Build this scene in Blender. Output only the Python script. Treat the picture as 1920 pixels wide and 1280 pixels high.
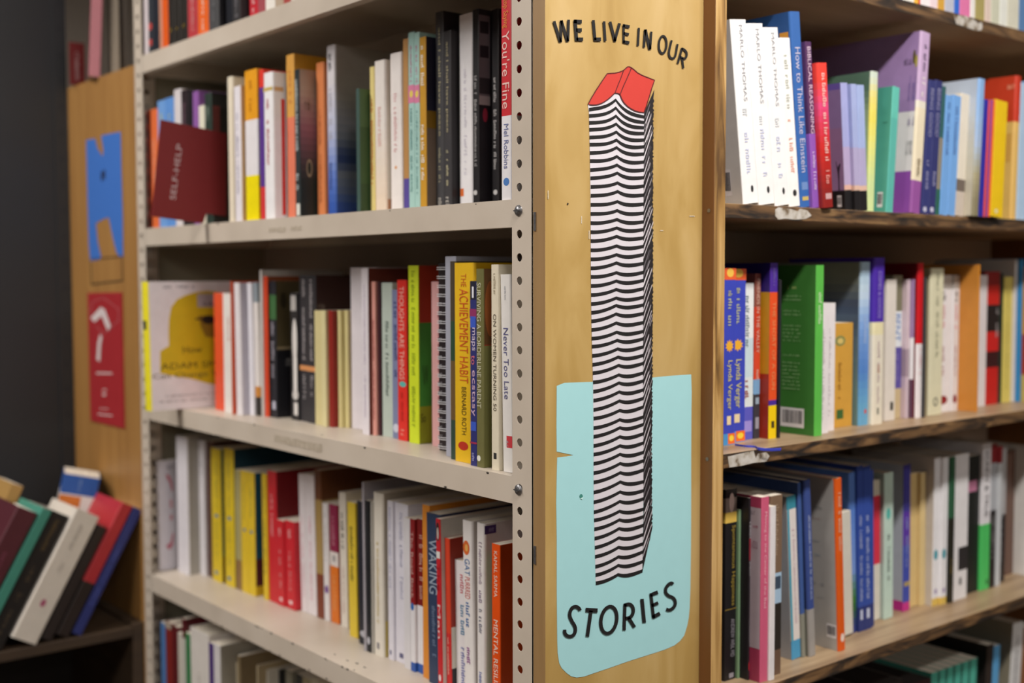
import bpy, math, random
from mathutils import Vector, Matrix
random.seed(7)
scn = bpy.context.scene
for o in list(bpy.data.objects):
    bpy.data.objects.remove(o)

# ------------------------------------------------------------------ camera
CZ = 1.45                                   # camera height above the floor
FPX, YAW, PITCH, ROLL = 2228.54, math.radians(50.5485), math.radians(3.19617), math.radians(-.11079)
Fv = Vector((math.cos(YAW)*math.cos(PITCH), math.sin(YAW)*math.cos(PITCH), -math.sin(PITCH)))
R0 = Vector((math.sin(YAW), -math.cos(YAW), 0))
U0 = R0.cross(Fv)
Rv = math.cos(ROLL)*R0 + math.sin(ROLL)*U0
Uv = -math.sin(ROLL)*R0 + math.cos(ROLL)*U0
cam = bpy.data.cameras.new('camera')
cam_ob = bpy.data.objects.new('camera', cam)
scn.collection.objects.link(cam_ob)
cam.sensor_width = 36; cam.lens = FPX*36/1920
cam.clip_start = .02
M = Matrix.Identity(4)
for i in range(3):
    M[i][0], M[i][1], M[i][2] = Rv[i], Uv[i], -Fv[i]
M[2][3] = CZ
cam_ob.matrix_world = M
cam.dof.use_dof = True
cam.dof.focus_distance = 1.30
cam.dof.aperture_fstop = 2.8
scn.camera = cam_ob
scn.view_settings.view_transform = 'Standard'
scn.view_settings.look = 'None'
scn.view_settings.gamma = 1
scn.view_settings.use_curve_mapping = False
scn.view_settings.exposure = 0.0

# ------------------------------------------------------------------ light
w = bpy.data.worlds.new('world'); scn.world = w; w.use_nodes = True
w.node_tree.nodes['Background'].inputs[0].default_value = (1, .93, .86, 1)
w.node_tree.nodes['Background'].inputs[1].default_value = .10
CEIL = 2.62
# fluorescent ceiling fixtures, the last four unseen fill added to lift shelf cavities: (x, y, length, width, rotation, watts)
LAMPS = [(.85, .14, 1.2, .12, 0, 42), (-1.5, .5, 1.2, .12, 0, 29), (-.45, 1.93, 1.2, .12, 0, 37), (2.7, -.6, 1.2, .12, 0, 14),
         (.2, -2.2, 1.2, .12, 0, 12), (.2, -4.4, 1.2, .12, 0, 24), (-3.6, .3, 1.2, .12, 0, 20), (-3.4, -3.2, 1.2, .12, 0, 24), (3.0, -3.6, 1.2, .12, 0, 24)]
for x, y, L, W, rz, watts in LAMPS:
    ld = bpy.data.lights.new('ceiling_lamp', 'AREA'); ld.shape = 'RECTANGLE'
    ld.size = L; ld.size_y = W; ld.energy = watts; ld.color = (1, .95, .90)
    lo = bpy.data.objects.new('ceiling_lamp', ld); scn.collection.objects.link(lo)
    lo.location = (x, y, CEIL-.075); lo.rotation_euler = (0, 0, rz)

# ------------------------------------------------------------------ picture geometry -> place
def ray(x, y):
    return Fv*FPX + Rv*(x-960) - Uv*(y-640)
def on(ax, v, x, y):
    """point of the plane coordinate[ax] = v seen at photo position x, y"""
    d = ray(x, y); v0 = v-CZ if ax == 2 else v
    p = d*(v0/d[ax]); p.z += CZ
    return p
def prj(p):
    p = Vector(p); p.z -= CZ; z = p.dot(Fv)
    return 960+FPX*p.dot(Rv)/z, 640-FPX*p.dot(Uv)/z

YP = .9558            # face of the painted end panel
XL = .8325            # front of the metal rack
XE = 1.0806           # right end of the painted panel
YR = .9369            # front of the wooden bookcase
XW = 1.1010           # inner side of its upright
Y0R, Y1R = .9760, 2.0570   # the rack's two ends
YLOW = 2.0620         # front of the low corner bookcase
ZL = dict(A=CZ+.3825, B=CZ+.0828, C=CZ-.2232, D=CZ-.5315, E=CZ-.8370)
ZR = dict(A=CZ+.3768, B=CZ+.0853, C=CZ-.2160, D=CZ-.5190, E=CZ-.8210)
LIP = .0305

# ------------------------------------------------------------------ materials
def lin(h):
    h = h.lstrip('#')
    c = [int(h[i:i+2], 16)/255 for i in (0, 2, 4)]
    return tuple(x/12.92 if x <= .04045 else ((x+.055)/1.055)**2.4 for x in c) + (1,)
MC = {}
def new_mat(name):
    m = bpy.data.materials.new(name); m.use_nodes = True
    nt = m.node_tree; b = nt.nodes['Principled BSDF']
    return m, nt, b
def print_mat(h, rough=.42, var=.10):
    """printed card: the colour with a faint mottling"""
    k = (h, rough)
    if k in MC: return MC[k]
    m, nt, b = new_mat('print_'+h)
    c = lin(h)
    tc = nt.nodes.new('ShaderNodeTexCoord'); n = nt.nodes.new('ShaderNodeTexNoise'); n.inputs['Scale'].default_value = 60
    n.inputs['Detail'].default_value = 3
    mx = nt.nodes.new('ShaderNodeMix'); mx.data_type = 'RGBA'
    mx.inputs[6].default_value = tuple(v*(1-var) for v in c[:3])+(1,)
    mx.inputs[7].default_value = tuple(min(1, v*(1+var*.6)+.002) for v in c[:3])+(1,)
    nt.links.new(tc.outputs['Object'], n.inputs['Vector']); nt.links.new(n.outputs['Fac'], mx.inputs[0])
    nt.links.new(mx.outputs[2], b.inputs['Base Color'])
    b.inputs['Roughness'].default_value = rough
    b.inputs['Specular IOR Level'].default_value = .4
    MC[k] = m; return m
def ramp_mat(name, stops, scale=(1, 1, 1), nscale=5, detail=6, rough=.6, bump=.1, dist=.0, metal=0, rot=(0, 0, 0)):
    m, nt, b = new_mat(name)
    tc = nt.nodes.new('ShaderNodeTexCoord'); mp = nt.nodes.new('ShaderNodeMapping')
    mp.inputs['Scale'].default_value = scale; mp.inputs['Rotation'].default_value = rot
    n = nt.nodes.new('ShaderNodeTexNoise'); n.inputs['Scale'].default_value = nscale; n.inputs['Detail'].default_value = detail
    n.inputs['Distortion'].default_value = dist
    r = nt.nodes.new('ShaderNodeValToRGB')
    els = r.color_ramp.elements
    els[0].position, els[0].color = stops[0][0], lin(stops[0][1])
    els[1].position, els[1].color = stops[-1][0], lin(stops[-1][1])
    for p, c in stops[1:-1]:
        e = els.new(p); e.color = lin(c)
    nt.links.new(tc.outputs['Object'], mp.inputs[0]); nt.links.new(mp.outputs[0], n.inputs['Vector'])
    nt.links.new(n.outputs['Fac'], r.inputs[0]); nt.links.new(r.outputs[0], b.inputs['Base Color'])
    b.inputs['Roughness'].default_value = rough; b.inputs['Metallic'].default_value = metal
    if bump:
        bp = nt.nodes.new('ShaderNodeBump'); bp.inputs['Strength'].default_value = bump; bp.inputs['Distance'].default_value = .001
        nt.links.new(n.outputs['Fac'], bp.inputs['Height']); nt.links.new(bp.outputs[0], b.inputs['Normal'])
    return m
M_STEEL = ramp_mat('beige_enamel', [(.25, 'bcb0a1'), (.5, 'c6baab'), (.8, 'cdc2b4')], nscale=9, rough=.42, bump=.03)
M_STEELIN = ramp_mat('grey_green_enamel', [(.2, '7c7664'), (.8, '8c8572')], nscale=6, rough=.6, bump=.02)
M_BACK = ramp_mat('dark_backing', [(.2, '8a7e74'), (.8, '988c80')], nscale=4, rough=.8, bump=.02)
M_PLY = ramp_mat('varnished_birch', [(.2, 'a58447'), (.42, 'b29255'), (.55, 'bc9d62'), (.8, 'c8ab75')], scale=(1, 1, .32), nscale=16, detail=5, rough=.43, bump=.02, dist=.8)
M_PLYEDGE = ramp_mat('panel_edge', [(.2, '8f7048'), (.8, 'a38256')], scale=(8, 8, .5), nscale=8, rough=.5, bump=.05)
M_PLY2 = ramp_mat('aged_birch', [(.2, '946a38'), (.5, 'a07540'), (.8, 'aa8048')], scale=(6, 6, .5), nscale=6, rough=.45, bump=.03)
M_OLDSIDE = ramp_mat('brown_varnish', [(.2, '68431f'), (.8, '7f532b')], scale=(4, 4, .4), nscale=8, rough=.5, bump=.08)
M_OLDEDGE = ramp_mat('worn_pine', [(.32, '5e4222'), (.44, '9c7640'), (.56, 'c49e62'), (.7, 'd8b680')], scale=(9, 9, .55), nscale=6, detail=9, rough=.6, bump=.5, dist=1.2)
M_OLDSHELF = ramp_mat('worn_shelf_edge', [(.36, '221c18'), (.45, '3e2e20'), (.54, '5e452c'), (.64, '7c5d3c'), (.75, '8c7048')], scale=(1.1, 3, 7), nscale=9, detail=9, rough=.6, bump=.4, dist=1.5)
M_OLDTOP = ramp_mat('worn_shelf_top', [(.25, '806850'), (.6, 'a88f70'), (.8, 'baa284')], scale=(.6, 6, 6), nscale=8, detail=8, rough=.42, bump=.1)
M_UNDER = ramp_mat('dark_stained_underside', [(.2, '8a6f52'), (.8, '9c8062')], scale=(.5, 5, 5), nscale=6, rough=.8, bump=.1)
M_DARKIN = ramp_mat('dark_board', [(.2, 'b6a99d'), (.8, 'c2b5a8')], nscale=4, rough=.85, bump=.02)
M_BLACKWOOD = ramp_mat('near_black_wood', [(.2, '1a1512'), (.8, '241c16')], nscale=6, rough=.8, bump=.05)
M_DKWOOD = ramp_mat('dark_walnut', [(.2, '2c2018'), (.8, '453524')], scale=(1, 1, 6), nscale=8, rough=.6, bump=.1)
M_DKGREY = ramp_mat('dark_grey_enamel', [(.2, '1f2022'), (.8, '26272a')], nscale=2, rough=.55, bump=.02)
M_WALL = ramp_mat('wall_paint', [(.2, 'c3b7aa'), (.8, 'cec3b6')], nscale=3, rough=.9, bump=.02)
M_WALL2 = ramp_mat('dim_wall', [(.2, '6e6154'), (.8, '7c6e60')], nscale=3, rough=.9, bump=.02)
M_CEIL = ramp_mat('ceiling_paint', [(.2, 'a8a298'), (.8, 'b4aea4')], nscale=3, rough=.9, bump=.02)
M_FLOOR = ramp_mat('floor_boards', [(.2, '4b3a28'), (.8, '5f4a34')], scale=(1, 8, 1), nscale=3, rough=.5, bump=.05)
M_BOLT = ramp_mat('dull_zinc', [(.2, '77777a'), (.8, '9a9a9c')], nscale=300, rough=.38, bump=.1, metal=.9)
M_RESID = ramp_mat('label_residue', [(.3, 'a39684'), (.6, 'b4a897'), (.7, 'bdb0a0')], nscale=160, rough=.8, bump=.1)
M_TORN = ramp_mat('torn_paper', [(.36, '6c5a44'), (.47, 'b0a89c'), (.6, 'c4bfb8'), (.8, 'd0ccc6')], nscale=70, rough=.8, bump=.2)
m, nt, b = new_mat('paper_edges')          # page block: fine leaf lines
tc = nt.nodes.new('ShaderNodeTexCoord'); wv = nt.nodes.new('ShaderNodeTexNoise'); mp = nt.nodes.new('ShaderNodeMapping')
mp.inputs['Scale'].default_value = (900, 3, 3); wv.inputs['Scale'].default_value = 1; wv.inputs['Detail'].default_value = 2
r = nt.nodes.new('ShaderNodeValToRGB'); r.color_ramp.elements[0].color = lin('cfc3ae'); r.color_ramp.elements[1].color = lin('efe7d8')
r.color_ramp.elements[0].position = .3; r.color_ramp.elements[1].position = .6
nt.links.new(tc.outputs['Object'], mp.inputs[0]); nt.links.new(mp.outputs[0], wv.inputs['Vector']); nt.links.new(wv.outputs['Fac'], r.inputs[0]); nt.links.new(r.outputs[0], b.inputs['Base Color'])
b.inputs['Roughness'].default_value = .8
M_PAGES = m

# ------------------------------------------------------------------ mesh helpers
class MB:
    def __init__(s): s.v = []; s.f = []; s.m = []; s.mats = []
    def mi(s, mat):
        if mat not in s.mats: s.mats.append(mat)
        return s.mats.index(mat)
    def add(s, vs, fs, mat):
        o = len(s.v); s.v += [tuple(p) for p in vs]; k = s.mi(mat)
        for f in fs: s.f.append(tuple(i+o for i in f)); s.m.append(k)
    def box(s, a, c, mat, skip=()):
        (x0, y0, z0), (x1, y1, z1) = a, c
        v = [(x0,y0,z0),(x1,y0,z0),(x1,y1,z0),(x0,y1,z0),(x0,y0,z1),(x1,y0,z1),(x1,y1,z1),(x0,y1,z1)]
        f = [(0,3,2,1),(4,5,6,7),(0,1,5,4),(1,2,6,5),(2,3,7,6),(3,0,4,7)]
        s.add(v, f, mat)
    def build(s, name, parent=None, smooth=False, bevel=0):
        me = bpy.data.meshes.new(name); me.from_pydata(s.v, [], s.f)
        for m_ in s.mats: me.materials.append(m_)
        me.polygons.foreach_set('material_index', s.m)
        if smooth: me.polygons.foreach_set('use_smooth', [True]*len(s.f))
        me.update()
        o = bpy.data.objects.new(name, me); scn.collection.objects.link(o)
        if parent: o.parent = parent
        if bevel:
            bm = o.modifiers.new('bevel', 'BEVEL'); bm.width = bevel; bm.segments = 2; bm.limit_method = 'ANGLE'
        return o
def empty(name, loc=(0, 0, 0)):
    o = bpy.data.objects.new(name, None); scn.collection.objects.link(o); o.location = loc; o.empty_display_size = .02
    return o
def tag(o, label=None, cat=None, group=None, kind=None):
    if label: o['label'] = label
    if cat: o['category'] = cat
    if group: o['group'] = group
    if kind: o['kind'] = kind
    return o
TXT = {}
def text_geo(s):
    """unit box outline of a word set in the built-in face: verts (u,v in 0..1), faces, aspect"""
    if s in TXT: return TXT[s]
    cu = bpy.data.curves.new('lettering', 'FONT'); cu.body = s; cu.resolution_u = 3
    ob = bpy.data.objects.new('lettering', cu); scn.collection.objects.link(ob)
    dg = bpy.context.evaluated_depsgraph_get(); dg.update()
    me = bpy.data.meshes.new_from_object(ob.evaluated_get(dg))
    vs = [v.co.copy() for v in me.vertices]; fs = [tuple(p.vertices) for p in me.polygons]
    bpy.data.objects.remove(ob); bpy.data.meshes.remove(me); bpy.data.curves.remove(cu)
    x0 = min(v.x for v in vs); x1 = max(v.x for v in vs); y0 = min(v.y for v in vs); y1 = max(v.y for v in vs)
    g = ([((v.x-x0)/(x1-x0), (v.y-y0)/(y1-y0)) for v in vs], fs, (x1-x0)/(y1-y0))
    TXT[s] = g; return g
def scrib_geo(n, rnd):
    """a run of small unreadable letter-like strokes"""
    vs, fs = [], []
    def q(a, b_, c, d):
        o = len(vs); vs.extend([(a, b_), (c, b_), (c, d), (a, d)]); fs.append((o, o+1, o+2, o+3))
    st = 1/n
    for i in range(n):
        if rnd.random() < .14: continue
        x = i*st; h = rnd.choice((.7, .7, 1, .8))
        q(x, 0, x+st*.26, h)
        if rnd.random() < .7: q(x+st*.55, 0, x+st*.78, rnd.choice((.7, .7, 1)))
        if rnd.random() < .6: q(x+st*.26, h-.2, x+st*.55, h)
        if rnd.random() < .4: q(x+st*.26, 0, x+st*.55, .18)
    return vs, fs, 1

# ------------------------------------------------------------------ books
def bands(spec, grad=False):
    out = []; parts = spec.split(',')
    acc = 0
    for p in parts:
        if ':' in p: c, f = p.split(':'); acc = float(f)
        else: c, acc = p, 1.0
        out.append((acc, c))
    out[-1] = (1.0, out[-1][1])                      # cumulative from the top
    if not grad: return out
    cs = []; a = 0
    for f, c in out: cs.append(((a+f)/2, [int(c[i:i+2], 16) for i in (0, 2, 4)])); a = f
    res = []; n = 22
    for k in range(n):
        v = (k+.5)/n
        if v <= cs[0][0]: c = cs[0][1]
        elif v >= cs[-1][0]: c = cs[-1][1]
        else:
            for (p, q), (p2, q2) in zip(cs, cs[1:]):
                if v <= p2:
                    u = (v-p)/(p2-p); c = [q[j]+(q2[j]-q[j])*u for j in range(3)]; break
        res.append(((k+1)/n, '%02x%02x%02x' % tuple(int(x) for x in c)))
    return res
def at_band(bs, v):
    for f, c in bs:
        if v < f: return c
    return bs[-1][1]
def make_book(root, t, H, D, spec, op, side):
    """spine on y=0 facing -y, x to the right, side = +1: the right cover shows, -1: the left"""
    rnd = random.Random(int(t*1e6)+int(H*1e5))
    hc = op.get('hc', 0)
    c = min(.0022 if hc else .0006, t*.3); r = min(.0035 if hc else .0012, t*.35); ov = .003 if hc else .0003
    sp = bands(spec, op.get('g')); sd = bands(op['sd'], op.get('gs')) if 'sd' in op else sp
    rough = op.get('ro', .42)
    cuts = sorted({0., 1.} | {f for f, _ in sp} | {f for f, _ in sd})
    n = 4
    def prof(rr, off):
        p = [(off, D)]
        for i in range(n+1):
            a = math.pi/2*i/n; p.append((off+rr-rr*math.cos(a), off+rr-rr*math.sin(a)))
        for i in range(n+1):
            a = math.pi/2*i/n; p.append((t-off-rr+rr*math.sin(a), off+rr-rr*math.cos(a)))
        p.append((t-off, D)); return p
    po, pi_ = prof(r, 0), prof(max(r-c, .0002), c)
    N = len(po); mb = MB()
    for a, b_ in zip(cuts[:-1], cuts[1:]):
        z1, z0 = H*(1-a), H*(1-b_); mid = (a+b_)/2
        ms = print_mat(at_band(sp, mid), rough); md = print_mat(at_band(sd, mid), rough)
        for i in range(N-1):
            (xa, ya), (xb, yb) = po[i], po[i+1]
            mb.add([(xa,ya,z0),(xb,yb,z0),(xb,yb,z1),(xa,ya,z1)], [(0,1,2,3)], md if i in (0, N-2) else ms)
    mi_ = print_mat('e6e0d4', .7)
    for i in range(N-1):
        (xa, ya), (xb, yb) = pi_[i], pi_[i+1]
        mb.add([(xa,ya,0),(xb,yb,0),(xb,yb,H),(xa,ya,H)], [(3,2,1,0)], mi_)
    for z, fl, cc in ((H, 0, sp[0][1]), (0, 1, sp[-1][1])):
        mm = print_mat(cc, rough)
        for i in range(N-1):
            q = [(po[i][0],po[i][1],z),(po[i+1][0],po[i+1][1],z),(pi_[i+1][0],pi_[i+1][1],z),(pi_[i][0],pi_[i][1],z)]
            mb.add(q, [(3,2,1,0)] if fl else [(0,1,2,3)], mm)
    mm = print_mat(sd[0][1], rough)
    for i in (0, N-1):
        j = i
        mb.add([(po[i][0],D,0),(pi_[j][0],D,0),(pi_[j][0],D,H),(po[i][0],D,H)], [(0,1,2,3) if i else (3,2,1,0)], mm)
    mb.build('cover', root)
    pb = MB(); e = .0001
    pb.box((c+e, c+.0005, ov), (t-c-e, D-ov-.001, H-ov), print_mat(op['shade_pg'], .8) if 'shade_pg' in op else M_PAGES); pb.build('page_block', root)
    # spine lettering, reading downwards
    for T in op.get('T', ()):
        tx = MB()
        s, v0, v1, wf, col = T[:5]; xo = T[5] if len(T) > 5 else .5
        L = (v1-v0)*H; wd = wf*t
        if s[0] == '~':
            wd = min(wd*.8, .0075); g = scrib_geo(max(3, int(L/(wd*.8))), rnd)
        else: g = text_geo(s)
        tx.add([(xo*t-wd/2+v*wd, -.00045, H*(1-v0)-u*L) for u, v in g[0]], g[1], print_mat(col, .5))
        tx.build('spine_lettering', root)
    for ip, P in enumerate(op.get('P', ())):                # marks on the spine: u0,u1,v0,v1,colour[,shape]
        mk = MB(); PO = .0001+.00004*(ip+1)
        u0, u1, v0, v1, col = P[:5]
        if len(P) > 5 and P[5] in ('o', '*'):
            cx, cz, rx, rz = (u0+u1)/2*t, H*(1-(v0+v1)/2), (u1-u0)/2*t, (v1-v0)/2*H
            k = 20; vs = []
            for i in range(k):
                q = 1 if (P[5] == 'o' or i % 2) else .62
                vs.append((cx+rx*q*math.cos(2*math.pi*i/k), -PO, cz+rz*q*math.sin(2*math.pi*i/k)))
            mk.add(vs, [tuple(range(k))], print_mat(col, .5))
        else:
            mk.add([(u0*t,-PO,H*(1-v1)),(u1*t,-PO,H*(1-v1)),(u1*t,-PO,H*(1-v0)),(u0*t,-PO,H*(1-v0))], [(0,1,2,3)], print_mat(col, .5))
        mk.build('spine_print', root)
    # print on the showing cover: u from the spine, v from the top
    sm = MB(); bc = MB()
    X = t+.00025 if side > 0 else -.00025
    def W(u, v): return (X, u*us*D, H*(1-v))
    us = op.get('us', 1)
    for jp, P in enumerate(op.get('S', ())):
        k = P[0]; X = (t if side > 0 else 0)+side*(.00015+.00003*(jp+1))
        if k in 'ro':
            u0, u1, v0, v1, col = P[1:6]
            if k == 'r': vs = [W(u0,v1), W(u1,v1), W(u1,v0), W(u0,v0)]
            else: vs = [W((u0+u1)/2+(u1-u0)/2*math.cos(a*math.pi/12), (v0+v1)/2-(v1-v0)/2*math.sin(a*math.pi/12)) for a in range(24)]
            s1 = MB(); s1.add(vs, [tuple(range(len(vs)))] if side > 0 else [tuple(reversed(range(len(vs))))], print_mat(col, .45)); s1.build('cover_print', root)
        elif k == 'p':
            vs = [W(*q) for q in P[1]]
            s1 = MB(); s1.add([(p[0]+.0000*side, p[1], p[2]) for p in vs], [tuple(range(len(vs)))], print_mat(P[2], .45)); s1.build('cover_print', root)
        elif k == 't':
            s, u0, u1, v0, v1, col = P[1:7]
            g = scrib_geo(max(4, int((u1-u0)*us*D/((v1-v0)*H*.8))), rnd) if s[0] == '~' else text_geo(s)
            vs = []
            for u, v in g[0]:
                uu = u0+(u1-u0)*(u if side > 0 else 1-u)
                q = W(uu, v1+(v0-v1)*v); vs.append((q[0]+.0001*side, q[1], q[2]))
            if s[0] == '~': sm.add(vs, g[1], print_mat(col, .5))
            else: s1 = MB(); s1.add(vs, g[1], print_mat(col, .5)); s1.build('cover_lettering', root)
        elif k == 'b':
            u0, u1, v0, v1 = P[1:5]
            q = [W(u0,v1), W(u1,v1), W(u1,v0), W(u0,v0)]
            bc.add(q, [(0,1,2,3)], print_mat('e4e0e2', .6))
            x = u0+(u1-u0)*.08
            while x < u1-(u1-u0)*.08:
                wd = (u1-u0)*rnd.choice((.012, .02, .035)); vv = v0+(v1-v0)*.12
                q = [W(x,v1-(v1-v0)*.2), W(x+wd,v1-(v1-v0)*.2), W(x+wd,vv), W(x,vv)]
                bc.add([(p[0]+.0002*side, p[1], p[2]) for p in q], [(0,1,2,3)], print_mat('2a2628', .6)); x += wd+(u1-u0)*rnd.choice((.014, .024))
    if sm.v: sm.build('cover_lettering', root)
    if bc.v: bc.build('barcode', root)

def interp(tab, x):
    if x <= tab[0][0]: return tab[0][1]
    for (a, b_), (c, d) in zip(tab, tab[1:]):
        if x <= c: return b_+(d-b_)*(x-a)/(c-a)
    return tab[-1][1]

BOOKS = []
def place_row(kind, data, z, plane, rowname, group, yb=None, s0=1.0, depth=.15, maxd=.235, zref=None):
    """kind 'L': spines in a plane x = const; 'R': spines in a plane y = const"""
    ax = 0 if kind == 'L' else 1; oth = 1-ax
    B = []
    for e in data:
        x0, x1, yt, spec, desc = e[:5]; op = dict(e[5]) if len(e) > 5 else {}
        if 's' in op: s = op['s']/100
        elif yb:
            xx = x0 if kind == 'L' else x1
            s = on(2, z, xx, interp(yb, xx))[ax]-plane
        else: s = None
        B.append(dict(x0=x0, x1=x1, yt=yt, spec=spec, desc=desc, op=op, s=s))
    def edge(px, s, yt):
        pl = plane+s; p = on(ax, pl, px, yt); zt = p.z
        yb_ = prj(((pl, p.y, z) if ax == 0 else (p.x, pl, z)))[1]
        return on(ax, pl, px, zref or (yt+yb_)/2)[oth], zt
    prev = None
    for b_ in B:
        if b_['s'] is None:
            s = s0/100
            if prev is not None and b_['x0']-prev['x1'] >= 3:
                # contact with the neighbour fixes how deep this one stands
                d = ray(b_['x0'], 500); rt = d[oth]/d[ax]
                s = prev['e1']/rt-plane
                s = min(max(s, -.01), maxd-.12)
            elif prev is not None: s = prev['s']
            b_['s'] = s
        b_['e0'], zt = edge(b_['x0'], b_['s'], b_['yt']); b_['e1'], _ = edge(b_['x1'], b_['s'], b_['yt']); b_['zt'] = zt
        if prev is not None:
            gap = b_['x0']-prev['x1']
            if kind == 'L':
                if gap < 3:
                    b_['e0'] = min(b_['e0'], prev['e0']-.004); prev['e1'] = b_['e0']
                elif prev['e1'] < b_['e0']: b_['e0'] = prev['e1']
            else:
                if gap < 3: b_['e0'] = prev['e1']
                elif b_['e0'] < prev['e1']: b_['e0'] = prev['e1']
        if kind == 'L': b_['e1'] = min(b_['e1'], b_['e0']-.004)
        else: b_['e1'] = max(b_['e1'], b_['e0']+.004)
        prev = b_
    if kind == 'L':
        for b_ in B: b_['e0'] = min(b_['e0'], Y1R-.0095); b_['e1'] = min(b_['e1'], b_['e0']-.003)
    for i, b_ in enumerate(B):
        th = abs(b_['e1']-b_['e0']); th = max(th-.0004, .0025)
        op = b_['op']; l = math.radians(op.get('l', 0)); D = op.get('D', depth*100)/100
        D = min(D, maxd-b_['s'])
        t = th*math.cos(l)
        ext = b_['zt']-z
        H = (ext-t*math.sin(abs(l)))/math.cos(l)
        c_ = (b_['e0']+b_['e1'])/2
        sg = -1 if kind == 'L' else 1           # image right along the row
        if 'S' in op and 'us' not in op:
            j = i+1 if kind == 'L' else i-1
            if 0 <= j < len(B):                 # how much of the cover the neighbour leaves showing
                pv = on(oth, b_['e1'] if kind == 'L' else b_['e0'], B[j]['x0'] if kind == 'L' else B[j]['x1'], 500)[ax]
                op['us'] = min(1, max(.12, (pv-plane-b_['s'])/D))
        oz = z + (t*math.sin(l) if l > 0 else 0)+.0002
        zr = on(ax, plane+b_['s'], (b_['x0']+b_['x1'])/2, zref).z if zref else (z+b_['zt'])/2
        o0 = -(t/2*math.cos(l)+(zr-oz+t/2*math.sin(l))*math.tan(l)) # from centre to local origin, image-right units
        along = c_+sg*o0
        nm = op.get('n', 'book')
        root = empty(nm)
        if kind == 'L':
            root.location = (plane+b_['s'], along, oz); root.rotation_euler = (0, 0, -math.pi/2)
            rm = Matrix.Rotation(-math.pi/2, 4, 'Z') @ Matrix.Rotation(l, 4, 'Y')
        else:
            root.location = (along, plane+b_['s'], oz); rm = Matrix.Rotation(l, 4, 'Y')
        root.rotation_euler = rm.to_euler()
        make_book(root, t, H, D, b_['spec'], op, 1 if kind == 'L' else -1)
        if 'fn' in op: op['fn'](root, t, H, D)
        BOOKS.append([root, b_['desc'], rowname, i, len(B), group, op])
        b_['root'] = root
    for i, b_ in enumerate(B):
        BOOKS[len(BOOKS)-len(B)+i].append((B[i-1]['desc'] if i else None, B[i+1]['desc'] if i+1 < len(B) else None))
    return B

# ------------------------------------------------------------------ the books, row by row
# (left px, right px of the spine, top px, colours from the top, look, options)
W_, K_ = 'ece9e8', '1c1a1c'
LA = [
 (268,276,-205,'d9cfd3','pale pink'),
 (276,284,-190,'2a3038','black with red dots',dict(P=[(.1,.9,.80,.85,'c04038','o'),(.1,.9,.905,.95,'c04038','o')])),
 (284,297,-188,'20242e','dark navy'),
 (297,303,-170,'c98a70','salmon'),
 (303,314,-170,'e05a10','bright orange'),
 (314,325,-150,'26221e','black with yellow lettering',dict(T=[('~2',.86,.885,.7,'b09020')])),
 (325,336,-150,'26221e','black with yellow lettering',dict(T=[('~2',.86,.885,.7,'b09020')])),
 (336,350,-150,'26221e','black with yellow lettering',dict(T=[('~2',.86,.885,.6,'b09020')])),
 (351,370,-140,'b53a40','rose red',dict(T=[('~22',.45,.95,.5,'dcaaa8')])),
 (370,389,-140,'e8641c','orange white-lettered',dict(T=[('~12',.5,.97,.6,'ecd9c8')])),
 (390,409,-130,'4a4a4c','charcoal',dict(sd='201e22',T=[('~12',.6,.93,.4,'777779')])),
 (423,436,-120,'14161f','blue black'),
 (436,449,-118,'302e30','dark grey lettered',dict(T=[('~14',.5,.93,.45,'77747a')])),
 (467,483,-110,'c02432','crimson',dict(T=[('~8',.6,.9,.5,'e6c8c8')])),
 (483,497,-105,'a24c54','dusty rose'),
 (497,515,-100,'e8e4dc','white'),
 (515,531,-95,'b3a18c','tan'),
 (531,545,-90,'a8453f','brick red'),
 (545,562,-85,'d8d0c6','ivory'),
]
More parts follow.
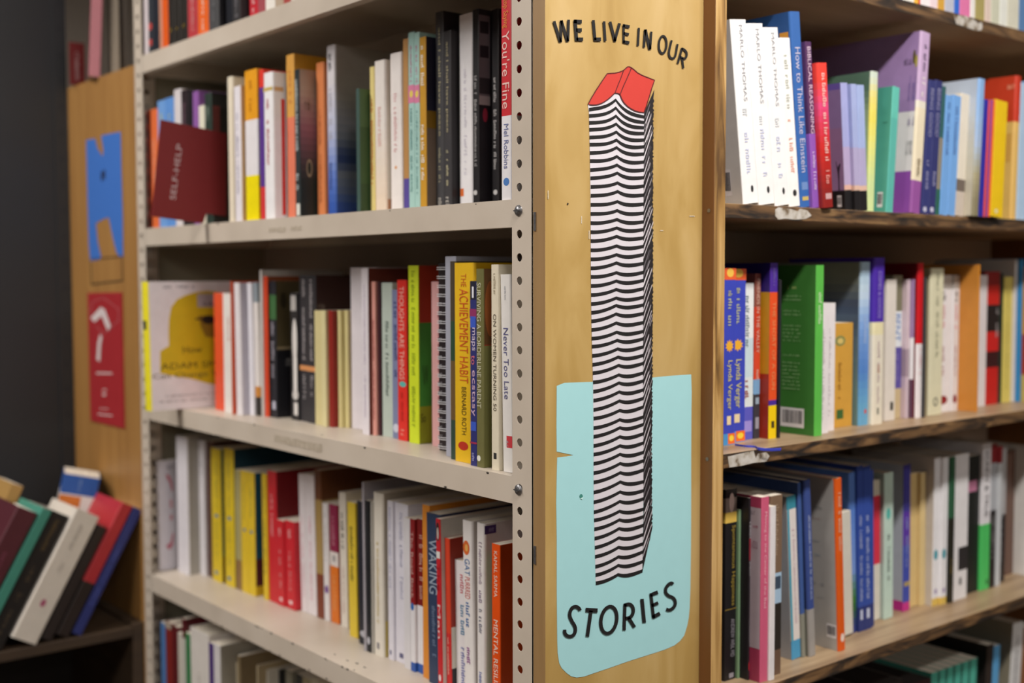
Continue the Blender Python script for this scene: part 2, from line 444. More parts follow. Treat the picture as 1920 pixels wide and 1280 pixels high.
LB = [
 (276,283,207,'8c2e24','dark red',dict(s=1.5)),
 (283,297,206,'e0703c','orange',dict(T=[('~16',.25,.8,.5,'f0b090')])),
 (297,311,190,'6f9fdc','sky blue yellow-lettered',dict(T=[('~7',.1,.4,.6,'c8cc70')])),
 (311,326,185,'5f93d8','mid blue yellow-lettered',dict(T=[('~7',.1,.4,.6,'d0cc60')])),
 (327,340,169,'d8d2d4','pale lilac white',dict(hc=1)),
 (341,353,170,'2a2024','black mauve-edged',dict(T=[('~12',.1,.8,.4,'806070')])),
 (353,363,172,'1c181c','plain black'),
 (363,374,172,'8f5ca4','purple'),
 (374,385,199,'e2decb','cream'),
 (385,398,176,'2c3a33','dark green',dict(T=[('~12',.1,.7,.5,'8fa090')],sd='252422',S=[('r',.1,.6,.1,.35,'6d302c'),('r',.2,.5,.4,.75,'3c2c28')])),
 (427,437,145,'e6dcc6','cream white',dict(s=.6,hc=1,sd='d9cdb4')),
 (440,452,163,'e8e4ea','white',dict(T=[('~18',.2,.8,.4,'a8a4b4')],sd='c9a478')),
 (460,483,134,'e8a01c:.33,e6e3e6:.70,f2e000','amber, white and yellow',dict(T=[('~7',.07,.28,.5,'b8720a')])),
 (487,495,131,'e23a2c:.12,5a3590:.78,d63a3c','thin purple red-ended'),
 (495,512,138,'efeef0','white',dict(q='red-lettered',hc=1,P=[(0,1,.10,.125,'c9b060')],T=[('~19',.18,.67,.45,'b02a3a')],sd='dedde2',S=[('r',.15,.9,.10,.13,'c9a070'),('r',.70,.99,.18,.97,'d0302c')])),
 (538,553,104,'d8a04a:.38,dd7a5c','amber over salmon',dict(T=[('~8',.1,.3,.4,'c9803c')],sd='c9922c:.1,7c6420')),
 (553,562,131,'1e2b2e','black green white-lettered',dict(gs=1,T=[('~16',.07,.55,.6,'c8d0d0'),('~6',.7,.85,.6,'c8d0d0')],P=[(.2,.9,.90,.98,'d8d8d0')],sd='b39c8a:.28,8a5560:.53,1c2420',S=[('o',.42,.78,.60,.72,'9a8a70'),('o',.48,.72,.615,.705,'1c2420'),('t','~6',.2,.8,.2,.27,'6a5040')])),
 (594,608,119,'d98450','copper orange',dict(T=[('~12',.3,.9,.3,'a8562c')])),
 (613,628,87,'dcd9de:.4,b9c0dc:.62,5f7cc8:.9,2f55a8','tall pale grey to blue',dict(hc=1,g=1,gs=1,T=[('~4',.05,.15,.5,'3a3a44'),('~10',.25,.55,.5,'b0b0bc'),('~5',.68,.84,.5,'3c4c88')],sd='a9a29c:.2,a39e9a:.36,8a8890:.48,6f7480:.60,2d3b66:.70,6a6f7c:.80,54607e:.9,2c458a')),
 (668,674,167,'3f5a54','thin dark teal',dict(s=5.2,sd='44603a:.3,34502c:.75,2a4426')),
 (694,702,126,'e8d78c','yellow cream red-lettered',dict(T=[('~22',.22,.8,.6,'c8722c')])),
 (702,722,116,'ece6e0:.8,ecd9c4','cream white',dict(hc=1,g=1,T=[('~12',.3,.56,.35,'e0b8b0')],sd='cfc4b6:.9,b08060')),
 (731,753,102,'efe9e6','white pink-lettered',dict(hc=1,T=[('~14',.25,.62,.35,'e0b4b4')],P=[(.4,.6,.7,.72,'e0a060','o')])),
 (756,766,74,'b98a52:.8,5a4c9c','tan',dict(D=13)),
 (766,776,62,'a8cfc8','mint pink-banded',dict(P=[(0,1,.29,.39,'d880a4'),(.2,.8,.32,.36,'e8d060','o')],T=[('~8',.06,.28,.4,'c07898'),('~12',.42,.9,.4,'6a9a98')])),
 (777,787,62,'a8cfc8','mint pink-banded',dict(P=[(0,1,.29,.39,'d880a4'),(.2,.8,.32,.36,'e8d060','o')],T=[('~8',.06,.28,.4,'c07898'),('~12',.42,.9,.4,'6a9a98')])),
 (787,799,71,'c8952c','mustard white-lettered',dict(T=[('~6',.05,.28,.6,'efe8d8'),('~12',.5,.82,.6,'efe8d8')],sd='1e2034:.42,7a5c14:.52,6a5c50')),
 (817,832,24,'454548','tall charcoal cream-lettered',dict(T=[('and I shall have peace',.08,.62,.34,'b8b08c'),('~9',.68,.86,.34,'a8a488'),('~3',.93,.98,.5,'b8b4ac')],sd='26262a')),
 (832,846,60,'3d3c3f','short charcoal cream-lettered',dict(T=[('and I shall have peace',.06,.56,.36,'c2b890'),('~9',.66,.86,.36,'c2bc98'),('~3',.92,.98,.6,'c8c4bc')],sd='201f22')),
 (860,884,30,'eeedf0','white spine with orange logo',dict(hc=1,T=[('~24',.28,.82,.25,'d4d0dc')],P=[(.1,.35,.885,.925,'e07030')],sd='d8d6da')),
 (886,898,19,'1e1c1f','black photo-covered',dict(T=[('~26',.33,.8,.5,'aaa8a8')],P=[(.1,.7,.90,.925,'c8c8c8','o')],sd='26242a',S=[('r',.02,.9,.03,.44,'77737a'),('r',.1,.8,.06,.12,'2c2a30'),('r',.1,.8,.18,.24,'302c34'),('r',.05,.9,.34,.42,'3c3a40'),('r',.02,.9,.43,.475,'b0acb0'),('o',.3,.7,.49,.56,'a03048')])),
 (922,935,19,'1e1c1f','black white-lettered',dict(T=[('~18',.34,.8,.5,'b8b6b6')],P=[(.2,.8,.90,.925,'c8c8c8','o')],sd='26242a')),
 (938,960.5,-4,'cc2530:.585,eae8ec','red over white hardcover',dict(s=.3,hc=1,q="reading You're Fine",T=[('Stop Saying',.0,.155,.5,'d98a2c',.45),("You're Fine",.17,.55,.62,'ecc4bc',.5),('Mel Robbins',.625,.845,.38,'6c74a0',.5)],P=[(.25,.75,.89,.93,'4a7cc0','o')])),
]
yLC = [(278,767),(284,768),(405,766.5),(431,776),(462,776.5),(501,780.6),(560,787.6),(582,793),(605,799),(661,801.6),(678,813),(726,817.5),(753,826.5),(793,833.7),(814,835.5),(829,850),(840,858),(865,869.6),(886,872.5),(908,879),(933,881),(955,888)]
LC = [
 (268,278,528,'e8dc28','white portrait-covered, yellow-spined',dict(s=-5.6,l=-1.6,hc=1,D=15.5,P=[(.2,.8,.30,.37,'2c2c2c')],sd='eeeaee',
   S=[('t','~16',.24,.7,.03,.052,'8a8890'),('p',[(.31,.30),(.30,.42),(.30,.5),(.17,.54),(.16,.71),(.37,.74),(.63,.77),(.85,.81),(1.0,.83),(1.2,.80),(1.25,.6),(1.2,.4),(1.15,.2),(1.1,.09),(.9,.075),(.72,.085),(.56,.11),(.44,.14),(.35,.20)],'d8bc1c'),
      ('p',[(.75,.27),(1.15,.28),(1.15,.46),(.85,.44),(.78,.36)],'9c7c28'),('r',.74,1.15,.10,.205,'b8b0b4'),('t','SAM',.82,1.1,.165,.195,'4c484c'),('r',.70,.9,.29,.305,'4a4024'),('o',.80,1.0,.27,.34,'2c2824'),
      ('t','How',.5,.79,.51,.565,'5c5214'),('t','ADAM SMITH',.17,1.3,.635,.685,'5c5214'),('t','Can Change Your Life',.05,1.55,.715,.765,'6a6234'),('t','~22',.23,1.4,.885,.90,'9a9698'),('t','~24',.14,1.5,.925,.94,'9a9698')])),
 (402,418,549,'e0502c','orange red',dict()),
 (419,432,550,'e6e2de','white',dict(T=[('~6',.2,.4,.4,'d0a8a0')])),
 (433,440,527,'c04a24','rust red'),
 (440,450,530,'e6e2e6','white hardcover',dict(hc=1,l=-1,sd='b8b4c0')),
 (463,477,530,'e4e2ea','tall white',dict(l=-1,hc=1)),
 (477,489,529,'8a949c:.15,e2dcd8:.78,c88430:.86,2c2620','white grey-topped',dict(l=-1)),
 (488,495,506,'c8c4c0','thin pale grey',dict()),
 (495,506,518,'d2421c','red orange',dict(sd='8c4826:.05,3c2a1c')),
 (506,518,527,'20222a:.1,3c6a3c:.28,20222a','black green-marked',dict(sd='5c5238:.48,a09070:.50,1c1c22',S=[('o',.3,.7,.08,.2,'3a3424'),('t','~5',.6,.95,.55,.62,'8a8888')],T=[('~16',.3,.75,.5,'a8a4b0')],P=[(.3,.8,.88,.94,'b8b8c8')])),
 (545,562,549,'2a282a','black white-figured',dict(P=[(.1,.8,.02,.14,'b8b4b0'),(.25,.9,.20,.55,'e0dcd8','o'),(.35,.85,.5,.78,'e4e0dc'),(.2,1,.76,.84,'d0ccc8','o'),(.4,.9,.86,.96,'dcd8d4')])),
 (562,576,516,'343236','charcoal orange-banded',dict(T=[('~18',.03,.58,.6,'aca6a8'),('~5',.68,.85,.6,'a49ea0')],P=[(0,1,.615,.65,'d8945c')])),
 (576,590,516,'343236','charcoal orange-banded',dict(T=[('~18',.03,.58,.6,'aca6a8'),('~5',.68,.85,.6,'a49ea0')],P=[(0,1,.615,.65,'d8945c')],sd='3c2420',S=[('t','~8',.2,.8,.19,.23,'84746c')],D=17)),
 (590,603,582,'d6ca94','short cream'),(603,616,582,'dcd2a0','short cream'),(616,633,582,'8e221c','short oxblood'),(633,646,582,'d8cc92','short cream'),(646,658,582,'d8cc92','short cream',dict(sd='c0b080')),
 (658,678,502,'e2dce2','tall white faint-lettered',dict(T=[('~22',.1,.9,.3,'c0b4c8')])),
 (678,697,503,'e2dce2','tall white faint-lettered',dict(T=[('~22',.1,.9,.3,'c0b4c8')],sd='6a3024')),
 (697,708,528,'dc9c90','salmon pink',dict(T=[('~22',.25,.9,.4,'9c4444')])),
 (708,716,528,'3c1c24','dark maroon'),
 (716,733,530,'b9c6bc','pale mint',dict(T=[('~14',.25,.75,.35,'5c6c64')])),
 (735,744,543,'7c84a8','slate blue',dict(T=[('~20',.05,.6,.5,'444c80')],P=[(.1,.8,.9,.96,'c8ccdc','o')])),
 (745,763,525,'dd2e24','bright red',dict(q='reading Thoughts Are Things',T=[('THOUGHTS ARE THINGS',.04,.62,.5,'eeb4a8'),('~12',.7,.88,.3,'b81c18'),('~3',.93,.97,.5,'e8a090')],P=[(.2,.9,.63,.665,'5cb8b0','o')])),
 (766,785,498,'cfe02a','lime yellow',dict(D=18,sd='a8361f:.32,3f8c34:.79,8c9420',T=[('~32',.03,.62,.4,'93a818'),('~12',.68,.92,.4,'93a818')],S=[('p',[(.3,.55),(.42,.66),(.42,.68),(.38,.66),(.28,.57)],'1c3014'),('t','W',.40,.7,.56,.67,'2c4c20'),('t','So',.15,.5,.83,.88,'4c4c14')])),
 (809,821,528,'d8a4a4','pink',dict(T=[('~16',.2,.55,.4,'8c4c54'),('~6',.6,.85,.4,'8c4c54')])),
 (822,835,493,'241c20','spiral',dict(n='spiral_notebook',fn='SPIRAL',sd='2a2226')),
 (835,844,481,'a8aab8','thin pale blue grey',dict()),
 (844,851,490,'4a4030:.3,2c4a34:.5,6c5430:.8,30483c','dark mottled'),
 (851,880,493,'e6b91c','yellow',dict(hc=1,q='reading Achievement Habit',sd='dcb014',T=[('THE',.055,.12,.25,'c8641c'),('ACHIEVEMENT HABIT',.13,.60,.42,'c8501c'),('BERNARD ROTH',.62,.86,.22,'4c3c14')],P=[(.2,.7,.895,.94,'b8301c','o')])),
 (881,893,527,'2c3070','navy',dict(q='reading maps to ecstasy',T=[('maps',.25,.375,.6,'d8c8dc'),('to',.40,.45,.5,'d87080'),('ecstasy',.48,.73,.6,'d8b8d0'),('~3',.93,.985,.5,'9c9cc8')],P=[(.1,.9,.0,.1,'1c1c30'),(.35,.6,.03,.09,'e0e0e8'),(0,1,.15,.2,'8c2c60'),(.1,.9,.19,.25,'3858c0'),(.1,.9,.76,.81,'3858c0'),(0,1,.87,.88,'a02c50')])),
 (893,907,504,'6e6c40','olive',dict(q='reading Borderline Parent',D=17,T=[('SURVIVING A BORDERLINE PARENT',.07,.70,.55,'cfcdb0',.4)],P=[(.05,.55,.94,.97,'e4e4d8','o')],sd='5c3c1c:.38,8c2c1c:.385,6a6a3c',S=[('o',.1,.9,.06,.34,'8a4c20')])),
 (921,935,496,'e2d9c2','cream',dict(q='reading On Women Turning 50',T=[('~8',.03,.15,.35,'a89c84'),('ON WOMEN TURNING 50',.24,.71,.4,'5c5448')],P=[(.3,.7,.915,.945,'2c2c2c')])),
 (939,960.5,514,'e9e6e2','white',dict(l=-1.2,hc=1,q='reading Never Too Late',T=[('~7',.06,.13,.15,'9c9ca4'),('Never Too Late',.27,.63,.42,'5c5c8c'),('~4',.84,.87,.3,'b0a8ac')],P=[(.42,.92,.815,.875,'cc3c44')],S=[])),
]
yLD = [(296,1067),(313,1068),(370,1071),(388,1078),(405,1091),(430,1096),(441,1102),(471,1114.7),(502,1123.7),(530,1137),(550,1138),(577,1149),(600,1158),(616,1163),(633,1166.6),(649,1188),(666,1196),(680,1218),(692,1221),(713,1230),(744,1238),(761,1254),(783,1259),(800,1276),(818,1290),(832,1292),(853,1293),(868,1310),(892,1325),(914,1325),(922,1345),(940,1352)]
LD = [
 (293,298,864,'cfc8cc','lilac white',dict(sd='dcd8e2',D=15,S=[('p',[(.35,.12),(.5,.14),(.62,.2),(.66,.28),(.6,.29),(.5,.2),(.38,.16)],'cc6c80'),('r',.5,.62,.36,.44,'d8a0ac'),('r',.5,.62,.5,.55,'d08c9c'),('p',[(.3,.78),(.5,.76),(.62,.66),(.66,.68),(.6,.78),(.45,.82)],'c86078'),('t','~4',.4,.75,.03,.08,'9c98a4')])),
 (331,351,817,'e0dde4','broad white hardcover',dict(hc=1,sd='a8a49c')),
 (364,388,823,'dcd9de','broad grey white',dict(hc=1,T=[('~5',.15,.25,.3,'8c8890')])),
 (388,396,826,'54362c','brown'),
 (397,415,839,'dcc022','yellow blue-dotted',dict(P=[(.3,.7,.49,.52,'5c7c98','o'),(.2,.6,.92,.95,'5c7c98','o')],T=[('~16',.1,.45,.3,'a89c40'),('~14',.55,.85,.3,'a89c40')],sd='1c5c60:.8,5c2c1c')),
 (421,440,839,'dcc022','yellow blue-dotted',dict(P=[(.3,.7,.49,.52,'5c7c98','o'),(.2,.6,.93,.96,'5c7c98','o')],T=[('~16',.1,.45,.3,'a89c40'),('~14',.55,.85,.3,'a89c40')],sd='163c4c')),
 (441,451,880,'a8a06c:.75,8c6c40','grey yellow'),
 (452,465,881,'e0c02c','short yellow',dict(P=[(.3,.7,.47,.5,'5c7c98','o')],T=[('~14',.1,.4,.3,'a89c40')])),
 (465,478,884,'e0c02c','short yellow',dict(P=[(.3,.7,.47,.5,'5c7c98','o')],T=[('~14',.1,.4,.3,'a89c40')],sd='1c5878:.7,5c2030:.92,d8b020')),
 (492,503,887,'e0c02c','narrow yellow',dict(l=-.8,T=[('~14',.1,.8,.4,'8c8440')])),
 (503,517,881,'cc2430','tall red',dict(l=-.6,T=[('~8',.15,.5,.5,'e8a8a8')],sd='7c141c')),
 (519,535,973,'cc2430','short red',dict(l=-.8,T=[('~3',.1,.2,.5,'e8c0c0'),('~12',.35,.8,.5,'dc8c8c')],P=[(.3,.7,.90,.95,'e8c8c8','o')])),
 (535,553,974,'cc2430','short red',dict(l=-.8,T=[('~3',.1,.2,.5,'e8c0c0'),('~12',.35,.8,.5,'dc8c8c')],P=[(.3,.7,.90,.95,'e8c8c8','o')])),
 (560,574,887,'e6dfe2','white rose-lettered',dict(l=-1.5,T=[('~18',.3,.9,.3,'dcb0bc')])),
 (574,590,888,'e6dfe2','white rose-lettered',dict(l=-1.5,T=[('~18',.3,.9,.3,'dcb0bc')])),
 (592,604,880,'6c4024:.2,a88c54:.7,7c3c24','brown tan-middled',dict(l=-1.2)),
 (606,619,942,'e2dede','white purple-logo',dict(l=-1,T=[('~10',.08,.5,.4,'a8a4a4')],P=[(.2,.9,.70,.77,'6c3c8c','o')])),
 (619,634,944,'8c2448:.40,e0d8d4:.52,dc7420','magenta over orange',dict(l=-1,T=[('~8',.1,.35,.4,'c08090'),('~10',.6,.9,.4,'e8a868')],P=[(.3,.7,.43,.48,'a09c9c')],sd='a03428')),
 (637,650,922,'dfd8cc','cream black-lettered',dict(l=-1,T=[('~11',.15,.42,.5,'3c3a34'),('~12',.55,.9,.3,'c09c98')])),
 (653,668,940,'e0c43c','yellow black-lettered',dict(l=-1,T=[('~14',.18,.6,.45,'5c5428')])),
 (671,680,938,'23252f','navy black',dict(l=-.6,P=[(.1,.9,.9,.95,'b8b8c0','o')])),
 (680,685,904,'a8a4ac','thin silver',dict(l=-.6)),
 (686,695,938,'202226','black',dict(l=-.6,P=[(.1,.9,.9,.95,'b8b8c0','o')])),
 (695,699,940,'a8a49c','thin grey'),
 (700,718,922,'e2dccf','tall cream',dict(hc=1,T=[('~14',.28,.8,.3,'c8b478')],P=[(.3,.6,.92,.96,'908c8c')],sd='b8ae9c:.78,c8b460')),
 (727,741,938,'dcdae4','white blue-lettered',dict(T=[('~34',.04,.55,.5,'a8a8c0')],P=[(.3,.6,.94,.97,'5c5c80')])),
 (741,756,941,'dcdae4','white blue-lettered',dict(T=[('~30',.06,.6,.5,'b0b0c4')],P=[(.3,.6,.94,.97,'5c5c80')])),
 (757,769,970,'d8d6da','grey white'),
 (769,781,972,'8c1c20:.56,e2e0e4:.94,2c58a8','dark red over white',dict(q='reading The Road Back',T=[('The Road Back',.08,.52,.5,'d0a8a0')],P=[(.1,.8,.55,.6,'2c68b0','o')])),
 (782,792,972,'7c1c1c:.56,e2e0e4:.94,2c58a8','narrow dark red over white',dict(T=[('~14',.1,.52,.5,'c89c90')])),
 (792,799,945,'dc8c30','thin orange',dict()),
 (800,819,960,'2f3f5c','navy',dict(hc=1,l=-1,q='reading Waking',T=[('WAKING',.15,.47,.55,'a4b4c4'),('~16',.54,.85,.35,'6c7c98')],sd='26304c')),
 (819,834,972,'c8242c','red portrait-topped',dict(l=-1,q='reading The Man',P=[(.1,.8,.02,.13,'2a2426','o'),(.25,.65,.05,.12,'c8b8b0','o'),(.1,.9,.19,.23,'e0dcd8'),(.2,.7,.91,.95,'e8d8d8','o')],T=[('The',.26,.42,.6,'a01820'),('Man',.50,.70,.6,'e8ccc8')],sd='d0ccc4')),
 (835,852,1008,'d84428:.62,cc2c2c','vermilion',dict(l=-1,T=[('~12',.65,.9,.4,'e8b0a0')],sd='982c1c:.58,d0ccc0:.85,2c2c30')),
 (854,866,1048,'e6e2e4','short white blue-lettered',dict(l=-1,T=[('~9',.1,.25,.4,'c8747c'),('~8',.33,.6,.4,'4c84a8'),('~9',.65,.95,.4,'6870b0')])),
 (868,887,974,'eae6e4','white orange-logo',dict(l=-1,hc=1,P=[(.1,.75,.11,.19,'dc6c30','o'),(.3,.6,.13,.17,'e8b060','o')],T=[('GAT',.21,.3,.5,'3c70a8'),('PURRRED',.31,.43,.5,'c8605c'),('~8',.45,.6,.5,'3c6ca8'),('~4',.7,.8,.4,'8c3c8c')],sd='c8c0b8')),
 (893,909,979,'e8e4e2','white handwritten-lettered',dict(hc=1,T=[('~11',.1,.33,.4,'9c8c9c'),('~4',.36,.43,.4,'8c7c94'),('~8',.46,.6,.4,'6c6c80'),('~7',.8,.96,.4,'5c6cac')],sd='d0c8c8',S=[('r',0,1,.01,.055,'4a3470'),('t','~6',.2,.9,.02,.045,'8c80a8')])),
 (914,922,1034,'4c9c50','green',dict(T=[('~26',.1,.7,.5,'b8dcb4')],sd='3c8040')),
 (922,938,1018,'e8530e','orange',dict(q='reading Mental Resilience',T=[('KAMAL SARMA',.04,.30,.4,'ecd8c8'),('MENTAL RESILIENCE',.43,.92,.5,'f0e2d4')],D=12,sd='b03c0c',S=[('t','m',.25,.6,.13,.19,'c89478')])),
]
LE = [
 (303,311,1166,'4c78b0','blue',dict(s=1.5)),
 (311,323,1165,'7c2420:.97,7c2420','dark red',dict(hc=1,P=[(0,1,0,.045,'a89c8c')])),
 (323,335,1172,'5c181c','maroon',dict(hc=1)),
 (335,343,1186,'c8c4b8','off white'),
 (343,349,1159,'5c1c24:.14,c0bcb4','maroon-topped white'),
 (349,357,1186,'3c7c4c','thin green'),
 (358,392,1175,'dcd6cf','very broad white',dict(hc=1,l=-.5,T=[('~4',.3,.9,.2,'b0a8a0')])),
 (393,401,1204,'4c3474','purple'),
 (402,414,1206,'d8d4d4','pale grey',dict(sd='9c988c')),
 (431,441,1235,'ddd2b6','cream',dict(sd='7c6040')),
 (441,452,1226,'7c6c50','drab brown'),
 (470,482,1241,'dccfae','pale straw',dict(sd='a89878')),
 (489,500,1250,'c8c4b8','chalk grey'),
 (512,523,1249,'2c2c2c','black lettered',dict(T=[('~6',.1,.6,.5,'9c9c98')])),
 (536,548,1254,'8c8878','grey'),
 (556,568,1262,'3c3c3c','charcoal'),
 (568,584,1268,'a89c7c','khaki'),
 (584,600,1270,'c0b8a0','beige'),
]
RA = [
 (1600,1622,-190,'c8c4bc','grey'),(1622,1648,-180,'8c3028','brick red'),(1648,1672,-185,'dcd8cc','cream'),(1672,1694,-180,'3c5c8c','steel blue'),
 (1695,1716,-170,'e4e2da','white',dict(s=.4)),(1716,1724,-165,'e6b23c','amber'),(1724,1728,-160,'c8402c','thin red'),
 (1728,1745,-165,'ebe6e8','white'),(1745,1760,-165,'e8d4da','blush'),(1760,1773,-150,'d0a040','gold'),(1773,1791,-155,'b9bccb','lilac grey'),
 (1791,1801,-140,'2c68cc','royal blue'),(1801,1821,-150,'dc78a8','pink'),(1821,1830,-150,'e8e4e0','narrow white'),(1830,1848,-135,'a89c60','olive tan'),
 (1848,1860,-140,'dcc8bc','pale peach'),(1860,1876,-125,'cccdb8','pale sage'),(1876,1890,-130,'e4e6de','snow white'),(1890,1912,-115,'d8d6c4','ivory'),(1912,1940,-110,'5c84b4','denim blue'),
]
RB = [
 (1381,1411,33,'f2f1f0','white leaning',dict(l=-7.2,s=.8,q='nearest the pine upright',T=[('MARLO THOMAS',.03,.44,.2,'a0a0a6',.62),('~14',.48,.56,.5,'c8ccd0',.5),('~9',.58,.85,.6,'c4c8e0',.5)],P=[(.55,.72,.90,.94,'2c2c2c','o')],sd='d8d5d2',S=[('b',.11,.19,.80,.95),('o',.21,.23,.6,.63,'3c4c90')])),
 (1411,1442,40,'f2f1f0','white leaning',dict(l=-7.2,T=[('MARLO THOMAS',.03,.44,.2,'a0a0a6',.62),('~14',.48,.56,.5,'c8ccd0',.5),('~9',.58,.85,.6,'c4c8e0',.5)],P=[(.55,.72,.90,.94,'2c2c2c','o')])),
 (1442,1470,48,'f2f1f0','white leaning',dict(l=-7.2,T=[('MARLO THOMAS',.03,.44,.2,'a0a0a6',.6),('~14',.48,.56,.5,'c8ccd0',.5),('~9',.58,.85,.6,'c4c8e0',.5)],P=[(.55,.72,.90,.94,'2c2c2c','o')])),
 (1471,1491,69,'f4f3f0','white red-lettered leaning',dict(l=-6.8,T=[('~18',.1,.42,.4,'b8bcb0'),('~16',.48,.84,.4,'e8a894')],P=[(.4,.75,.90,.94,'2c2c2c','o')])),
 (1491,1511,20,'3566ac','tall blue leaning',dict(l=-6.2,hc=1,D=19,q='reading How to Think Like',T=[('How to Think Like Einstein',.18,.82,.5,'c8c4d8')],P=[(.2,.8,.87,.91,'6c8cc0'),(.2,.8,.945,.965,'c8b060')],sd='2c5490',S=[('r',.2,.8,.1,.2,'c88c30')])),
 (1514,1529,77,'54305c:.55,8c58b4','plum to violet leaning',dict(l=-5.8,T=[('BIBLICAL REASONING',.03,.55,.55,'e0c8dc'),('~12',.66,.9,.5,'d8c4e8')])),
 (1536,1558,115,'ec4034:.22,e0487c:.38,c8241f:.8,8c201c','red pink-banded leaning',dict(g=1,l=-5.6,hc=1,T=[('~30',.07,.68,.45,'ecb8b0'),('~12',.74,.84,.5,'d88c84')],P=[(.2,.8,.9,.94,'c8a0a0')])),
 (1581,1594,154,'a4a8d8:.5,b4a4c8:.8,dcb0a0:.84,1c1a1c','pale lilac black-footed leaning',dict(l=-5.2,s=1.2,D=17,sd='6a5cb0:.05,8c78a8:.35,94749c:.84,1c1a1c',S=[('p',[(.3,.62),(.4,.64),(.5,.66),(.6,.60),(.62,.62),(.5,.7),(.48,.8),(.52,.86),(.4,.86),(.4,.78),(.38,.70),(.28,.64)],'2c2430'),('b',.3,.62,.88,.97)])),
 (1597,1610,156,'a4b0dc:.5,b0a8cc:.8,dcb8a4:.84,1c1a1c','pale lilac black-footed leaning',dict(l=-4.8)),
 (1611,1624,158,'a4b4e0:.5,b0a8cc:.8,dcb8a4:.84,1c1a1c','pale lilac black-footed leaning',dict(l=-4.4)),
 (1631,1644,132,'cfdccc:.1,ecdc80:.25,f0e060:.4,e8e480:.6,cfe0a0','yellow green',dict(s=2.4,g=1,gs=1,l=1.6,hc=1,sd='54705f:.2,9cb088:.4,a8c890')),
 (1668,1681,160,'64c0b0:.25,5cb4a8','teal',dict(gs=1,l=4.2,s=1.2,D=16,sd='4c9c8c:.3,54a494',S=[('b',.35,.8,.84,.96),('r',.3,.7,.28,.29,'408474')])),
 (1718,1736,55,'c4a8cc:.38,e6e0d0:.42,e8dcc0:.82,94549c','large lilac picture',dict(l=4.4,s=.6,hc=1,D=22,q='with two gold medals',T=[('~13',.07,.22,.45,'5c4c6c'),('~16',.25,.36,.6,'e8e4e0'),('~4',.7,.8,.5,'8c7c60')],sd='9c80b0:.44,e0dcdc:.77,8c4ca4',S=[('o',.25,.42,.10,.18,'5c5030'),('o',.12,.28,.13,.20,'a89c50'),('t','~14',.45,.9,.14,.18,'4c3c58'),('t','~24',.12,.55,.24,.38,'7c68a0'),('t','~20',.12,.5,.47,.52,'8c84a0'),('t','~18',.12,.5,.57,.68,'a0a0a0')])),
 (1736,1748,148,'353a74','navy white-lettered',dict(l=4.4,s=.6,T=[('BEING GOOD',.06,.42,.45,'9c9cc0'),('~8',.6,.82,.45,'a0a0c4')],P=[(.2,.7,.945,.985,'c8c8dc','o')])),
 (1748,1761,148,'32366e','navy white-lettered',dict(l=4.2,T=[('BEING GOOD',.06,.42,.45,'9c9cc0'),('~8',.6,.82,.45,'a0a0c4')],P=[(.2,.7,.945,.985,'c8c8dc','o')])),
 (1761,1768,160,'2c5c5c:.4,8c8474:.8,2c6454','thin dark teal',dict(l=4)),
 (1768,1782,176,'74a8e4','light blue',dict(l=4,T=[('~12',.06,.5,.4,'5078b8')])),
 (1782,1797,176,'74a8e4','light blue',dict(l=4,T=[('~12',.06,.5,.4,'5078b8')])),
 (1797,1813,173,'e0d8c8:.7,6c6058:.8,c8bcb0','cream grey-footed',dict(l=3.6)),
 (1826,1842,144,'8cb4e4:.35,a8bcd8:.6,a8a080:.8,8c8468','blue over khaki',dict(g=1,gs=1,l=3.4,hc=1,sd='b8c4d4:.3,b8b8b0:.6,c0b8a4')),
 (1842,1849,185,'2c2ca0','thin ultramarine',dict(l=3)),(1849,1853,186,'e0503c','thin scarlet',dict(l=3)),(1853,1857,186,'7c3c98','thin violet',dict(l=3)),(1857,1862,186,'e86430','thin orange',dict(l=3)),
 (1862,1885,185,'f0c81c','bright yellow',dict(l=3,P=[(.3,.6,.93,.97,'e8dca0','o')],sd='e8c020')),
 (1901,1911,140,'cc3c24:.32,e4bc6c','red over ochre',dict(l=2.2,s=.8,D=20,hc=1,sd='c03c20:.32,d8b868',S=[('t','~8',.1,.6,.06,.09,'e0a080'),('r',.2,.6,.4,.6,'c8a050')])),
 (1911,1927,155,'b4d0ec','pale sky blue',dict(l=1.8)),(1927,1950,150,'8cb0dc','soft blue',dict(l=1.8)),
]
yRC = [(1369,834),(1389,831),(1405,824),(1419,821),(1450,821),(1537,818.4),(1553,812),(1583,798.7),(1625,795.4),(1649,796.4),(1675,788),(1689,783),(1721,783),(1757,780),(1784,770),(1813,767),(1840,762),(1862,758),(1889,753),(1910,752)]
SUN = dict(P=[(0,1,0,.065,'e86030'),(.2,.8,.0,.05,'f0c050','o'),(.1,.85,.40,.475,'f0b030','*'),(.3,.65,.835,.885,'e8d4a8'),(0,1,.935,1,'4890c8'),(.4,1,.935,.995,'ec6c20'),(.5,.9,.945,.98,'f0d040','o')],
 T=[('~5',.11,.16,.45,'b8b890'),('~5',.17,.33,.5,'b0b494'),('Lynda Verger',.52,.80,.46,'d8d070')])
